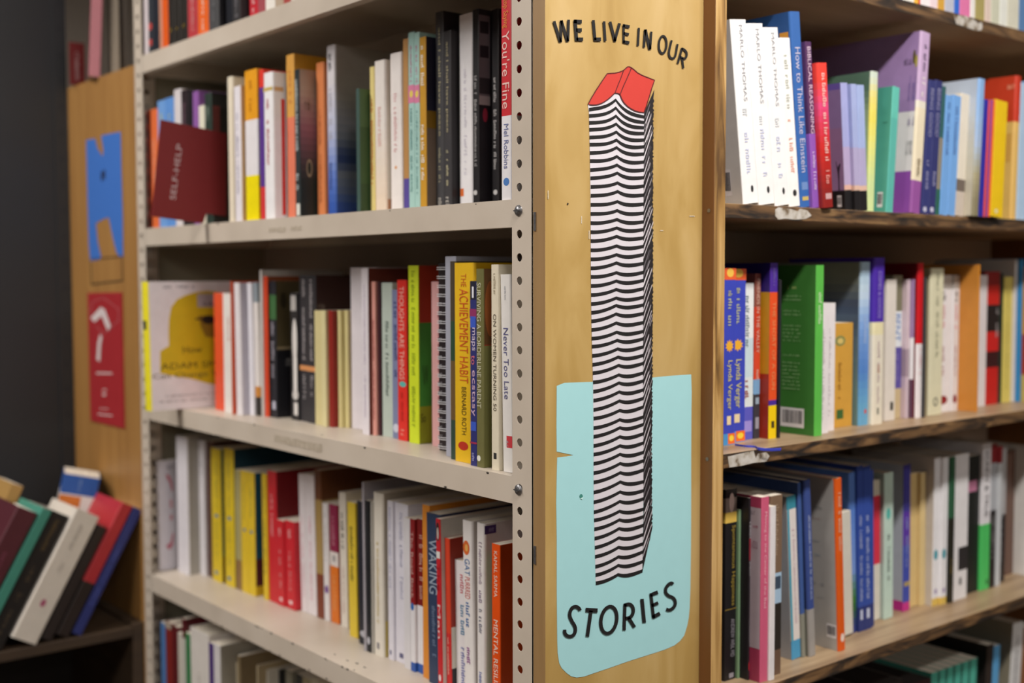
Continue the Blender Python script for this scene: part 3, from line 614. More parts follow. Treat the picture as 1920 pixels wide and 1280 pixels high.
RC = [
 (1357,1379,503,'3c48b8','royal blue sun-marked',dict(q='against the pine upright',**SUN)),
 (1379,1398,504,'3c48b8','royal blue sun-marked',SUN),
 (1399,1413,531,'e8ecec:.35,c8dce4:.60,dce4e4:.79,5c5cc0','narrow white over blue',dict(T=[('~14',.08,.42,.5,'7c8c94'),('~8',.62,.75,.5,'a04c44')],P=[(.1,.9,.88,.95,'9c90d8')])),
 (1413,1426,513,'8c4c40:.2,c83c24:.47,d8482c:.64,7ca8d0:.73,3c3c44','red lettered, black-footed',dict(T=[('FRIENDS IN THE VALLEY',.03,.48,.5,'dcb8a8'),('~5',.58,.64,.5,'e0b8a8')],P=[(.2,.8,.75,.79,'9cb0c0'),(.2,.8,.87,.94,'9c9ca8')])),
 (1443,1457.5,493,'4c2c98:.165,e45224:.78,4c2c98:.81,f0cc10','purple, orange and yellow',dict(T=[('THE SHORT OF A GUN',.22,.72,.4,'e8945c'),('~8',.03,.14,.4,'6c58a8')],P=[(.3,.7,.90,.94,'3c3018')],sd='2c1c70:.165,c8941c:.63,a8321c',D=14)),
 (1458,1465,525,'26222a','thin black'),
 (1529,1543.5,497,'5cb84c','green',dict(D=16,q='back cover with barcode showing',T=[('~10',.16,.36,.5,'c8e4b8')],sd='3f7a34',S=[('b',.30,.98,.845,.96),('t','~10',.55,.82,.12,.14,'a8b870')]+[('t','~30',.42,.93,.175+i*.022,.186+i*.022,'90b47c') for i in (0,1,4,5,8,9,10,11,12,16,18,19,20,21,22,23,24,25)])),
 (1543.5,1555,568,'e6e0e2','white',dict(T=[('~16',.2,.9,.3,'c4bcc0')])),(1555,1566,568,'e8e2e4','white',dict(T=[('~16',.2,.9,.3,'c4bcc0')])),
 (1566,1599,606,'d09c3c','broad mustard',dict(ro=.6,T=[('~9',.38,.75,.2,'a87428')],P=[(.3,.7,.12,.22,'8c8c50','o'),(.4,.62,.145,.2,'d8c070','o'),(.4,.65,.83,.92,'3c6430')])),
 (1613,1631,491,'a8c4d8:.12,c8dcec:.25,7ca4e0:.55,5484cc:.75,68a8d0','tall pale to mid blue',dict(g=1,gs=1,hc=1,T=[('~8',.3,.5,.4,'a8c0e8')],sd='787c70:.2,404c64:.35,5c7484:.6,6c8c8c',P=[(.5,.75,.9,.93,'c8504c','o')])),
 (1632,1658,483,'4c2ca8:.385,e8dfb4:.46,e6dfcc','purple over cream',dict(hc=1,T=[('COMES & GOODS',.08,.36,.3,'a090d8'),('~16',.5,.88,.25,'c4b0b4')],P=[(.4,.6,.64,.69,'c08850'),(.4,.6,.9,.94,'8c8c80')])),
 (1661,1680,524,'e2dbd2','cream black-logo',dict(P=[(.5,.8,.87,.93,'3c3830')])),
 (1681,1691,516,'7c7860:.25,e4e8ec:.50,5c50a0:.79,c8b48c','patchwork narrow',dict(T=[('BENT',.27,.46,.6,'5c84c0'),('~7',.55,.74,.5,'8c80c0')])),
 (1691,1706,524,'d4c0c8:.5,a894a0:.7,ccb8c4','mauve grey',dict()),
 (1706,1714,524,'a084b0:.42,ecebee:.72,5c3c50','thin lilac over white'),
 (1714,1731,493,'cc1420:.52,e9e4e6','red over white',dict(hc=1,T=[('~8',.55,.72,.4,'dca8b0')],sd='701018')),
 (1731,1737,520,'3c3c40','thin charcoal'),
 (1744,1769,503,'dedabb','broad cream circle-logoed',dict(hc=1,sd='b8ac88',T=[('~24',.03,.62,.28,'a0a084')],P=[(.3,.65,.88,.94,'4c4c44','o'),(.37,.58,.89,.93,'dedabb','o')])),
 (1771,1784,516,'b8b4b0:.1,e9e6e8','white red-marked',dict(T=[('~7',.12,.2,.6,'4c4848'),('~7',.22,.4,.5,'d8949c'),('~9',.52,.75,.4,'b4888c')],P=[(.2,.8,.88,.945,'8c1c28','o')])),
 (1784,1798,516,'b8b4b0:.1,e9e6e8','white red-marked',dict(T=[('~7',.12,.2,.6,'4c4848'),('~7',.22,.4,.5,'d8949c'),('~9',.52,.75,.4,'b4888c')],P=[(.2,.8,.88,.945,'8c1c28','o')])),
 (1822,1828,496,'cc8424','orange tan',dict(s=3.4,D=15,sd='c88434',T=[('~10',.7,.98,.6,'8c5418')])),
 (1828,1850,516,'e4dcdc','white',dict()),
 (1850,1873,509,'8c1c1c:.1,c8241c:.25,241c1c:.45,cc2420:.6,3c1818:.72,c8201c','red and black patterned',dict(T=[('~10',.28,.5,.3,'a8a0a0',.85)])),
 (1873,1880,512,'1c2c24','thin black green'),
 (1880,1897,519,'dccb68','pale yellow',dict(T=[('~16',.1,.9,.2,'b8a848')])),
 (1897,1906,486,'d8d4d2','tall white'),
 (1906,1917,485,'2c88c4','azure',dict()),
 (1917,1932,500,'dc9c38:.5,a83c24:.8,c8b060','orange multicoloured'),
]
yRD = [(1370,1276),(1385,1268),(1397,1274),(1431,1276),(1447,1274),(1459,1271),(1480,1242),(1498,1233),(1526,1229.6),(1580,1223),(1592,1205),(1600,1186),(1618,1183),(1636,1177),(1650,1160),(1668,1158),(1695,1150),(1722,1133),(1769,1132),(1785,1127),(1805,1128),(1826,1107),(1848,1105),(1864,1099),(1880,1095),(1898,1073),(1913,1075)]
RD = [
 (1359.5,1381,919,'1e1a1a:.045,8c7c74:.12,e0bc58:.175,1c1a1c','black gold-lettered',dict(q='reading Spontaneous Happiness',P=[(.3,.75,.02,.12,'d0b8b0','o'),(0,1,.625,.63,'8c7430'),(.4,.8,.965,.99,'98949c')],T=[('Spontaneous Happiness',.19,.61,.38,'a8903c',.68),('ANDREW WEIL MD',.68,.88,.32,'98949c',.68)])),
 (1381,1389,957,'7c9c78','thin green'),
 (1390,1404,937,'242024','black striped-lettered',dict(T=[('LEAD',.13,.22,.6,'dcd8dc'),('~9',.35,.43,.6,'d0ccd0'),('~8',.67,.8,.4,'7c7c80')],P=[(.1,.95,.22,.34,'8c2434'),(.3,.8,.9,.95,'c02c30','o')])),
 (1422,1441,934,'cc5c7c','rose pink',dict(q='reading Moving to the Center of the Bed',D=15,T=[('Moving to the Center of the Bed',.08,.6,.4,'ecb8c4')],sd='a83c5c',S=[('r',.05,.9,.06,.82,'b8a8b0'),('t','~9',.4,.9,.08,.10,'7c6c74'),('t','~14',.2,.9,.15,.17,'a05c70'),('t','~14',.2,.9,.24,.28,'a08490')])),
 (1442,1454,951,'e2dee0','narrow white',dict()),
 (1454,1466,929,'7c6450:.43,a8c4dc:.6,2c2824:.86,6c5444','brown and pale blue',dict(T=[('~10',.05,.35,.5,'a89078')],P=[(.4,.9,.45,.52,'3c4c60')])),
 (1480,1497,929,'3c8ca0:.08,e4dcd8:.885,4c9cc8','white cyan-bordered leaning',dict(l=-4,D=15,P=[(0,.22,.08,.885,'48a0b8')],T=[('~22',.2,.8,.3,'dcc4cc',.6)],sd='a8a8ac')),
 (1498,1507,904,'44609c:.75,8c8c80','blue leaning',dict(l=-3.6,D=17)),
 (1509,1526,900,'3c5090:.73,a09c98','deep blue grey-footed leaning',dict(l=-4,hc=1,T=[('~22',.2,.68,.35,'b0bcdc')],sd='2a3458:.73,7c7c70')),
 (1570,1583,897,'dc5c18','orange',dict(l=-3.4,D=20,hc=1,T=[('~16',.06,.42,.5,'e8b090')],P=[(.25,.75,.90,.95,'ecdcd0','o')],sd='b0aca8',S=[('b',.1,.45,.85,.93),('t','~10',.5,.9,.17,.19,'8c8c8c'),('t','~16',.5,.9,.24,.25,'a88c8c'),('t','~12',.6,.9,.37,.385,'8c9098'),('t','~12',.6,.9,.45,.465,'9ca4ac'),('t','~14',.5,.9,.62,.635,'8c8c94'),('t','~16',.5,.9,.7,.71,'a0a0a4')])),
 (1584,1598,959,'d8d4c8','cream leaning',dict(l=-3.4)),
 (1599,1605,884,'5c84d0:.5,7c9cdc:.72,3c7828:.9,2c3c80','sky blue green-footed leaning',dict(g=1,l=-2.4)),
 (1605,1620,874,'3450a4:.85,2a3878','blue white-lettered leaning',dict(l=-2.4,T=[('~22',.3,.82,.45,'b0bce0')],P=[(.3,.7,.87,.93,'c8d0e8')])),
 (1620,1634,874,'3450a4:.85,2a3878','blue white-lettered leaning',dict(l=-2.2,T=[('~22',.3,.82,.45,'b0bce0')],P=[(.3,.7,.87,.93,'c8d0e8')])),
 (1634,1639,880,'3450a4:.85,2a3878','thin blue leaning',dict(l=-2)),
 (1639,1651,901,'cfc8b4:.11,d8344c:.60,dcd8cc','crimson over cream',dict(l=-1.6)),
 (1656,1675,888,'c4dcd0','pale mint',dict(l=-1.2,P=[(.2,.7,.24,.32,'5cbcb0','o')],T=[('~16',.42,.75,.3,'6c7c78')],sd='a8b8b0')),
 (1694,1707,872,'44409c:.32,5c38a8:.55,4050b0:.94,c8328c','indigo magenta-footed',dict(l=-1,D=18,T=[('~10',.36,.7,.4,'9ca8dc')],P=[(.1,.9,.8,.83,'b09c60')],sd='b8bcc8:.93,c0308c')),
 (1708,1720,888,'dcc084','sandy',dict(l=-1)),(1720,1736,888,'e0c890','sandy pale',dict(l=-1)),
 (1747,1762,860,'ecebee:.95,e0c060','white teal-marked',dict(sd='c8c0b8',P=[(.1,.75,.62,.69,'3c9cac','o'),(.3,.7,.89,.92,'a090b8')])),
 (1762,1777,860,'ecebee:.95,e0c060','white teal-marked',dict(P=[(.1,.75,.62,.69,'3c9cac','o'),(.3,.7,.89,.92,'a090b8')])),
 (1777,1790,858,'2c5c40:.42,24241c','dark green over black',dict(T=[('~6',.7,.8,.4,'8c7430')])),
 (1791,1815,854,'e8e6e8','broad white black-labelled',dict(P=[(.35,1,.64,.80,'2c2a2c'),(.45,.6,.85,.9,'4c4c4c')])),
 (1816,1836,856,'1c201f','broad black',dict(P=[(.2,.8,.18,.26,'c07c9c')])),
 (1836,1857,834,'e8e6ea:.55,50c868','white over green',dict(T=[('SCREW & TRUE',.05,.5,.4,'4c484c')],P=[(.6,.85,.93,.97,'2c6c38','o')])),
 (1857,1868,834,'902028:.13,b0b4ba:.46,262224','grey and black red-topped',dict(T=[('~12',.5,.8,.4,'a0a0a0')])),
 (1868,1878,838,'902028:.12,c8ccd0','pale grey red-topped'),(1878,1886,838,'b0b0b2:.5,28262a','grey over black',dict(T=[('~16',.45,.85,.5,'a8a8a8')])),
 (1887,1902,845,'6c5044','brown'),(1904,1935,842,'dcdad6','very broad white'),
]
RE = [(1500,1560,1325,'2c2220','black brown',dict(shade_pg='2c2422')),(1560,1620,1312,'5c2028','dark wine',dict(shade_pg='2c2020')),(1620,1690,1300,'2c2828','charcoal black',dict(shade_pg='302824')),(1690,1741,1288,'3c2428','maroon black',dict(l=3,shade_pg='2c2422'))]+[(1742+i*14.5,1756.5+i*14.5,1264-i*5,'54b4a0','teal',dict(l=3,P=[(.8,1,0,1,'17433c')])) for i in range(6)]+[  # four books added dark, pages too, for shade; teal edges painted as dark gaps
 (1846,1858,1212,'342c28','dark brown',dict(l=3,sd='241e1c')),(1860,1870,1213,'60a8dc','bright blue',dict(l=3.5)),
 (1892,1912,1172,'dcdcdc','glossy white',dict(l=5,ro=.2,T=[('~18',.1,.9,.4,'8c8c90')],sd='8c8470',D=18)),(1912,1935,1180,'8c5c3c','chestnut',dict(l=5)),
]
RE0 = [(1360,1392,1335,'5c2c28','dark red'),(1392,1430,1330,'8c8470','drab'),(1430,1470,1320,'2c3c5c','navy'),(1470,1515,1310,'6c2420','maroon'),(1515,1560,1300,'3c3430','brown black'),(1560,1610,1296,'7c2c2c','wine red'),(1610,1660,1290,'2c2c34','black'),(1660,1700,1284,'4c443c','umber'),(1700,1740,1280,'3c5048','dull green')]
LOW = [  # teal, white, red and blue darkened to stand for the corner's shade
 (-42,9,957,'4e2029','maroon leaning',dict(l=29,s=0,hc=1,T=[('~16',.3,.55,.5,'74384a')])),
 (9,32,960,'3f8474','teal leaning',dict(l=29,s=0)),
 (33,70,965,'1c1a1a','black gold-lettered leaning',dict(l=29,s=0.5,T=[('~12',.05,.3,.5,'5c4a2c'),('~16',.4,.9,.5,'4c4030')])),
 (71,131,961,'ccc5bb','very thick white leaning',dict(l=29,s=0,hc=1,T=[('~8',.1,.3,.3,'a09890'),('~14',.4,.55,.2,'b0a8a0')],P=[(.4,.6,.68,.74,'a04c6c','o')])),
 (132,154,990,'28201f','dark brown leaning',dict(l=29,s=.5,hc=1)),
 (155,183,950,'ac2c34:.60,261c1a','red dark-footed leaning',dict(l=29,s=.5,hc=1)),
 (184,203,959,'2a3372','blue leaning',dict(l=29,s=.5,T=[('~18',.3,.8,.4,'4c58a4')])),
]

# ------------------------------------------------------------------ the room
def slab(name, a, c, mat, **k):
    mb = MB(); mb.box(a, c, mat); o = mb.build(name, **k); return o
tag(slab('floor', (-5.2, -6.2, -.05), (4.6, 4.0, 0), M_FLOOR), kind='structure')
tag(slab('ceiling', (-5.2, -6.2, CEIL), (4.6, 4.0, CEIL+.05), M_CEIL), kind='structure')
tag(slab('wall_left', (-5.25, -6.2, 0), (-5.2, 4.0, CEIL), M_WALL2), kind='structure')
tag(slab('wall_right', (4.6, -6.2, 0), (4.65, 4.0, CEIL), M_WALL2), kind='structure')
tag(slab('wall_front', (-5.2, -6.25, 0), (4.6, -6.2, CEIL), M_WALL2), kind='structure')
tag(slab('wall_back', (-5.2, 4.0, 0), (4.6, 4.05, CEIL), M_WALL), kind='structure')
M_GLOW, nt, b = new_mat('lamp_diffuser')
b.inputs['Base Color'].default_value = (.9, .9, .88, 1); b.inputs['Emission Color'].default_value = (1, .95, .88, 1); b.inputs['Emission Strength'].default_value = 1.5
names = ['over the painted end panel', 'over the aisle left of the metal rack', 'in front of the dark cabinet', 'over the wooden bookcase', 'behind the viewer', 'far behind the viewer, added as fill', 'by the far left wall, added as fill', 'in the far corner behind the viewer, added as fill', 'far behind the wooden bookcase aisle, added as fill']
for (x, y, L, W, rz, wt), wh in zip(LAMPS, names):
    t = tag(empty('ceiling_light', (x, y, CEIL)), 'long white fluorescent ceiling light '+wh, 'ceiling light', 'fluorescent lights on the ceiling')
    mb = MB(); mb.box((-L/2-.02, -W/2-.02, -.05), (L/2+.02, W/2+.02, -.0005), M_CEIL); mb.build('housing', t)
    mb = MB(); mb.box((-L/2, -W/2, -.065), (L/2, W/2, -.0505), M_GLOW); mb.build('diffuser', t)

# ------------------------------------------------------------------ the beige metal rack
RACKW = XE-XL
rack = tag(empty('metal_rack', (XL, Y0R, 0)), 'beige enamelled metal bookshelf rack with perforated corner posts, left of the painted panel', 'bookshelf')
RH = 2.25
ox, oy = XL, Y0R
def flange(name, axis, fixed, a0, a1, hole_c, mat, nrm, z0=.02, z1=RH, hr=.0047, par=rack):
    """perforated strip: one cell per inch with a round hole; axis = horizontal axis it runs along"""
    mb = MB(); N = 16; z = ZH0 - .0254*int((ZH0-z0)/.0254); zs = []
    while z < z1: zs.append(z); z += .0254
    th = .0012
    def P(h, zz, k):
        p = [0, 0, zz]; p[axis] = h; p[1-axis] = fixed+nrm*th*k
        return (p[0]-ox, p[1]-oy, p[2])
    for zc in zs:
        ring, outer = [], []
        lo, hi = zc-.0127, zc+.0127
        for i in range(N):
            a = 2*math.pi*(i+.5)/N; ca, sa = math.cos(a), math.sin(a)
            ring.append((hole_c+hr*ca, zc+hr*sa))
            s_ = 1/max(abs(ca), abs(sa)); qx, qz = ca*s_, sa*s_
            outer.append((hole_c+(a1-hole_c if qx > 0 else hole_c-a0)*qx, zc+.0127*qz))
        vs = [P(*q, 0) for q in outer]+[P(*q, 0) for q in ring]+[P(*q, 1) for q in ring]+[P(*q, 1) for q in outer]
        fs = []
        for i in range(N):
            j = (i+1) % N
            fs += [(i, j, N+j, N+i), (N+i, N+j, 2*N+j, 2*N+i), (2*N+i, 2*N+j, 3*N+j, 3*N+i)]
        mb.add(vs, fs, mat)
        for cx, cz, sx, sz in ((a0, lo, 1, 1), (a1, lo, -1, 1), (a0, hi, 1, -1), (a1, hi, -1, -1)):
            # corner fill triangles
            near = sorted(outer, key=lambda q: (q[0]-cx)**2+(q[1]-cz)**2)[:2]
            for k in (0, 1):
                mb.add([P(cx, cz, k), P(*near[0], k), P(*near[1], k)], [(0, 1, 2)], mat)
    return mb.build(name, par)
ZH0 = on(0, XL, 974, 394.8).z
yn0, yn1 = Y0R, 1.0113
hc_ = on(0, XL, 974, 640)[1]
p1 = flange('corner_post', 1, XL, yn0, yn1, hc_, M_STEEL, 1)
mb = MB(); mb.box((0, 0, .02), (.034, .002, RH), M_STEEL); mb.build('corner_post_side', p1)
fy0, fy1 = Y1R-.034, Y1R-.0005
p2 = flange('corner_post', 1, XL, fy0, fy1, fy0+.017, M_STEEL, 1)
flange('corner_post_side', 0, fy1-.0025, XL+.0025, XL+.036, XL+.020, M_STEEL, 1).parent = p2
mb = MB()
mb.box((RACKW-.034, 0, .02), (RACKW-.002, .002, RH), M_STEEL); mb.build('corner_post', rack)
mb = MB(); mb.box((RACKW-.034, Y1R-Y0R-.003, .02), (RACKW-.002, Y1R-Y0R-.001, RH), M_STEEL); mb.build('corner_post', rack)
mb = MB(); mb.box((.036, Y1R-Y0R-.005, .05), (RACKW-.001, Y1R-Y0R-.0035, RH-.01), M_STEELIN); mb.build('side_sheet', rack)
mb = MB(); mb.box((RACKW-.0015, .003, .05), (RACKW-.0005, Y1R-Y0R-.004, RH-.01), M_BACK); mb.build('back_sheet', rack)
rnd = random.Random(3)
for k, z in list(ZL.items())+[('T', CZ+.3825+.305), ('F', CZ-.837-.305)]:
    # folded sheet shelf: top, front lip with a returned edge
    s = MB(); y0, y1 = yn1-Y0R+.0003, fy0-Y0R-.0003; x1 = RACKW-.003; t = .0012; x0 = .0004
    s.box((x0, y0, z-t), (x1, y1, z), M_STEEL)
    s.box((x0, y0, z-LIP), (x0+t, y1, z-t), M_STEEL)
    s.box((x0+t, y0, z-LIP), (x0+.014, y1, z-LIP+t), M_STEEL)
    s.box((x1-t, y0, z-LIP), (x1, y1, z-t), M_STEEL)
    s.box((.0042, .004, z-LIP), (x1, y0, z), M_STEEL); s.box((.0042, y1, z-LIP), (x1, Y1R-Y0R-.008, z), M_STEEL)
    so = s.build('shelf', rack)
    if k in 'BCD':
        c = MB()                                 # chips knocked out of the enamel along the lip
        for i in range({'B': 3, 'C': 5, 'D': 26}[k]):
            yy = y0+rnd.random()*(y1-y0)*(1 if k != 'D' else .75); zz = z-rnd.choice((.001, .0015, LIP-.002, LIP-.0012, .002)); q = rnd.uniform(.0008, .0022)
            c.add([(x0-.0001, yy+q*1.6*math.cos(a)*(.7+.5*rnd.random()), zz+q*.7*math.sin(a)) for a in [j*math.pi/4 for j in range(8)]], [tuple(range(8))], print_mat('3a332e', .8))
        for i in range({'B': 0, 'C': 2, 'D': 9}[k]):
            yy = y0+rnd.random()*(y1-y0)*.5; xx = rnd.uniform(.004, .03); q = rnd.uniform(.0008, .002)
            c.add([(xx+q*math.cos(a)*(.5+.6*rnd.random()), yy+q*2*math.sin(a), z+.00012) for a in [j*math.pi/4 for j in range(8)]], [tuple(range(8))], print_mat('3a332e', .8))
        c.build('paint_chip', so)
def on_lip(px0, px1, z, v0, v1, mat, name, par=rack):
    a = on(0, XL, px0, 500)[1]; b_ = on(0, XL, px1, 500)[1]
    m_ = MB(); n = 10; vs = []
    y = lambda u: a+(b_-a)*u
    r_ = random.Random(int(px0))
    up = [(y(i/n), z-LIP*(v0+.06*r_.random())) for i in range(n+1)]; dn = [(y(i/n), z-LIP*(v1-.08*r_.random())) for i in range(n+1)]
    vs = [(-.0000, p-oy, q) for p, q in up]+[(-.0000, p-oy, q) for p, q in reversed(dn)]
    m_.add(vs, [tuple(range(len(vs)))], mat); return m_.build(name, par)
on_lip(510, 600, ZL['C'], .28, .72, M_RESID, 'label_residue')
on_lip(505, 536, ZL['B'], .42, .70, M_RESID, 'label_residue'); on_lip(546, 566, ZL['B'], .42, .66, M_RESID, 'label_residue')
# slotted bolts
for py, sh in ((394.8, 1), (918, 1)):
    p = on(0, XL, 972.5, py); m_ = MB(); n = 20; R_ = .0062
    vs = []; fs = []
    rings = [(R_, 0), (R_*.95, -.0012), (R_*.7, -.0026), (R_*.35, -.0033)]
    for r_, d in rings:
        for i in range(n): vs.append((d, r_*math.cos(2*math.pi*i/n), r_*math.sin(2*math.pi*i/n)))
    for k in range(3):
        for i in range(n): fs.append((k*n+i, k*n+(i+1) % n, (k+1)*n+(i+1) % n, (k+1)*n+i))
    fs.append(tuple(range(3*n, 4*n)))
    m_.add(vs, fs, M_BOLT); m_.box((-.0036, -.0052, -.0006), (-.0028, .0052, .0006), print_mat('3a3a3c', .6))
    bo = m_.build('bolt', rack, smooth=False); bo.location = (p.x-ox, p.y-oy, p.z)

# ------------------------------------------------------------------ the painted end panel
def pp(x, y, k=0):
    p = on(1, YP, x, y); return (p.x-XL, -.0003*k, p.z)
panel = tag(empty('painted_end_panel', (XL, YP, 0)), 'tall varnished plywood end panel painted with a stack of books and hand lettering', 'sign panel')
mb = MB(); mb.box((0, 0, .02), (XE-XL, .0196, RH), M_PLY)
bd = mb.build('board', panel)
bd.data.materials.append(M_PLYEDGE)
for p in bd.data.polygons:
    if abs(p.normal.x) > .9: p.material_index = 1
mint = MB(); MINT = print_mat('a6d8dc', .45, .03); BLK = print_mat('151314', .7); WHT = print_mat('d6d1d8', .55, .04); RED = print_mat('c83c33', .55, .05)
c8 = lambda q: (1020+q[0]/2.1333, 680+q[1]/2.1333)
ol = [(50,92),(80,80),(130,78),(190,76),(440,58),(500,52),(588,46),(590,120),(589,200),(588,400),(588,600),(587,760),(585,900),(582,980),(578,1020),(572,1052),(560,1090),(543,1112),(520,1130),(480,1147),(440,1160),(330,1195),(260,1220),(200,1240),(160,1254),(130,1258),(108,1253),(90,1240),(70,1220),(60,1200),(54,1160),(52,1100),(50,900),(50,700),(48,560),(50,450),(52,378),(90,374),(117,369),(90,363),(50,355),(49,250)]
mint.add([pp(*c8(q), 1) for q in ol], [tuple(range(len(ol)))], MINT)
mint.build('painted_mint_field', panel)
st = MB()
Lx = [205.7,217.5,230.3,243.4,257.8,271.3,286.9,301.9,318.8,334.3,350.3,367.1,384,400.9,418,435.1,451.9,469,485.9,502.8,519,535.9,552.8,569.7,586.2,602.1,618.4,634.5,649.6,666.9,683.4,699.3,716.6,734,750.7,768.1,784.4,802.3,818.4,835.6,851.8,869.1,886.7,904,922.9,941.2,959.9,975.2,991.8,1009.3,1026.4,1043.3,1062,1077.8,1093]
Cx = [187.5,202.5,217.5,232.5,247.5,262.5,276.6,293.4,309.4,324.4,342.8,359,377.8,394.7,411.4,427.2,443.1,460.9,477.3,492.8,511,526.6,542.5,558.4,572.5,588.4,605.3,622.5,637.8,653.8,669.1,684.7,702.5,717.5,734.4,751.3,769.1,786.5,801.5,818.4,835.3,851.2,868.5,885.7,903,921.7,939.6,957.9,974.1,990.4,1007.7,1025.4,1043.3,1059.5,1076.8]
Rx = [219.4,229.7,239.6,250.3,262.5,275.3,288.8,303.8,318.8,332.8,348.8,365.6,382.5,399.4,415.9,430.4,445.9,461.9,477.3,493.8,510.6,525.6,541,557.1,571.6,587.5,604.4,621,635,650,665.9,680.9,698.8,713.8,730.6,746.6,762.5,781.3,795.3,812.8,830,847.7,863.4,880.7,902.6,919.3,934.5,953.8,968,984.3,1001.6,1018.9,1034.1,1052.4,1069.7]
lft = [(200,1103.5),(350,1106.8),(500,1107.2),(640,1108.8),(700,1111),(760,1112.2),(950,1112.5),(1100,1116.6)]
cen = [(187,1153.7),(300,1156),(350,1157.5),(450,1155.5),(600,1154.5),(680,1159),(760,1161),(900,1162.5),(1080,1158)]
rgt = [(210,1207),(450,1205.5),(800,1205.5),(950,1206.5),(1072,1203.8)]
# white body
redlow = [(1101.5,196),(1112,196.6),(1122,195.5),(1130,192.5),(1139,186),(1146,180),(1151,175.2),(1157,175),(1160,176.3),(1164,184),(1170,192),(1178,200),(1188,206),(1198,209.5),(1207,211)]
n = len(Lx)
vs = []; body = [pp(interp(lft, y), y, 1.5) for y in (1096, 1000, 900, 800, 700, 600, 500, 400, 300, 210)]
body += [pp(x, y, 1.5) for x, y in redlow]
body += [pp(interp(rgt, y), y, 1.5) for y in (300, 450, 600, 750, 900, 1071)]+[pp(1180, 1080.5, 1.5), pp(1158, 1078, 1.5), pp(1138, 1089, 1.5)]
st.add(body, [tuple(reversed(range(len(body))))], WHT)
# dark side of the stack with a ragged far edge
rs = random.Random(5)
far = lambda y: interp([(170, 1226.5), (230, 1225), (500, 1224.3), (900, 1222.5), (985, 1222.8)], y)
side = [pp(1207, 212, 1.6), pp(1226.5, 168, 1.6)]
y = 185.
while y < 985:
    side.append(pp(far(y)-rs.uniform(.3, 2.4), y, 1.6)); y += rs.uniform(4, 7); side.append(pp(far(y)+rs.uniform(-.6, .8), y-2, 1.6)); y += rs.uniform(1, 3)
side += [pp(1222.5, 990, 1.6), pp(1204, 1072, 1.6), pp(1206, 950, 1.6), pp(1205, 700, 1.6), pp(1205.5, 450, 1.6), pp(1207, 212, 1.6)][:-1]
st.add(side, [tuple(reversed(range(len(side))))], print_mat('242022', .5))
cols = ['c9c2c8', '8c868c', 'e0dae0', '6c666c', 'a8a2a6']
for i in range(n):
    xr = interp(rgt, Rx[i]); ylo = Rx[i]+rs.uniform(5, 9)
    if ylo > 1060: break
    ln = rs.uniform(.55, 1.0); f_ = max(0., min(1., (1072-ylo)/90)); th_ = rs.uniform(3.0, 7.5)
    xe = xr+(far(ylo)-xr)*ln*min(1, .4+f_); ye = ylo-(xe-xr)*rs.uniform(2.6, 3.2)
    st.add([pp(xr, ylo+th_, 1.8), pp(xe, ye+th_*.6, 1.8), pp(xe, ye, 1.8), pp(xr, ylo, 1.8)], [(0, 1, 2, 3)], print_mat(cols[0] if rs.random() < .45 else rs.choice(cols), .5))
    if rs.random() < .75 and f_ > .2:
        xa = xr+rs.uniform(6, 13); y2 = ylo-(xa-xr)*2.9+rs.uniform(5, 9); xe = min(far(y2)-.4, xa+rs.uniform(4, 9))
        st.add([pp(xa, y2+1.8, 1.8), pp(xe, y2-(xe-xa)*3+1.4, 1.8), pp(xe, y2-(xe-xa)*3, 1.8), pp(xa, y2, 1.8)], [(0, 1, 2, 3)], print_mat(rs.choice(cols), .5))
# black page edges
for i in range(n):
    yl, yc, yr = Lx[i], Cx[i], Rx[i]; xl, xc, xr = interp(lft, yl), interp(cen, yc), interp(rgt, yr)
    sl = 6 if i < 3 else 4.5 if i < 8 else 3.2; sr = 8.5-i*.35 if i < 12 else 4.2
    pts = []
    for k in range(9):
        u = k/8; pts.append((xl+(xc-xl)*u, yl+(yc-yl)*u+sl*4*u*(1-u)*(.55+.9*u if i < 14 else 1)*.8, 7.2-1.2*u))
    for k in range(1, 10):
        u = k/9; pts.append((xc+(xr-xc)*u, yc+(yr-yc)*u+sr*4*u*(1-u)*(1.35-.7*u), 6.2+1.2*math.sin(u*math.pi)))
    up = [pp(x, y-h/2, 2) for x, y, h in pts]; dn = [pp(x, y+h/2, 2) for x, y, h in pts]
    for k in range(len(pts)-1):
        st.add([dn[k], dn[k+1], up[k+1], up[k]], [(0, 1, 2, 3)], BLK)
    # the line turning onto the side
    if yr < 1060:
        st.add([pp(xr-.3, yr+2.8, 2), pp(xr+3.2, yr-6, 2), pp(xr+3.4, yr-10, 2), pp(xr-.3, yr-2.8, 2)], [(0, 1, 2, 3)], BLK)
cr = lambda q: (1080+q[0]/6.7389, 110+q[1]/6.7389)
red = [(145,575),(190,490),(245,400),(320,285),(385,190),(430,186),(480,183),(540,170),(590,150),(625,118),(645,102),(665,102),(690,115),(725,140),(770,180),(830,212),(900,240),(985,272),(950,370),(915,490),(880,600),(850,680),(790,674),(740,660),(690,635),(640,600),(600,560),(570,510),(550,460),(540,445),(512,436),(480,435),(440,475),(400,510),(350,545),(300,570),(255,582),(215,585),(175,583)]
st.add([pp(*cr(q), 3) for q in red], [tuple(reversed(range(len(red))))], RED)
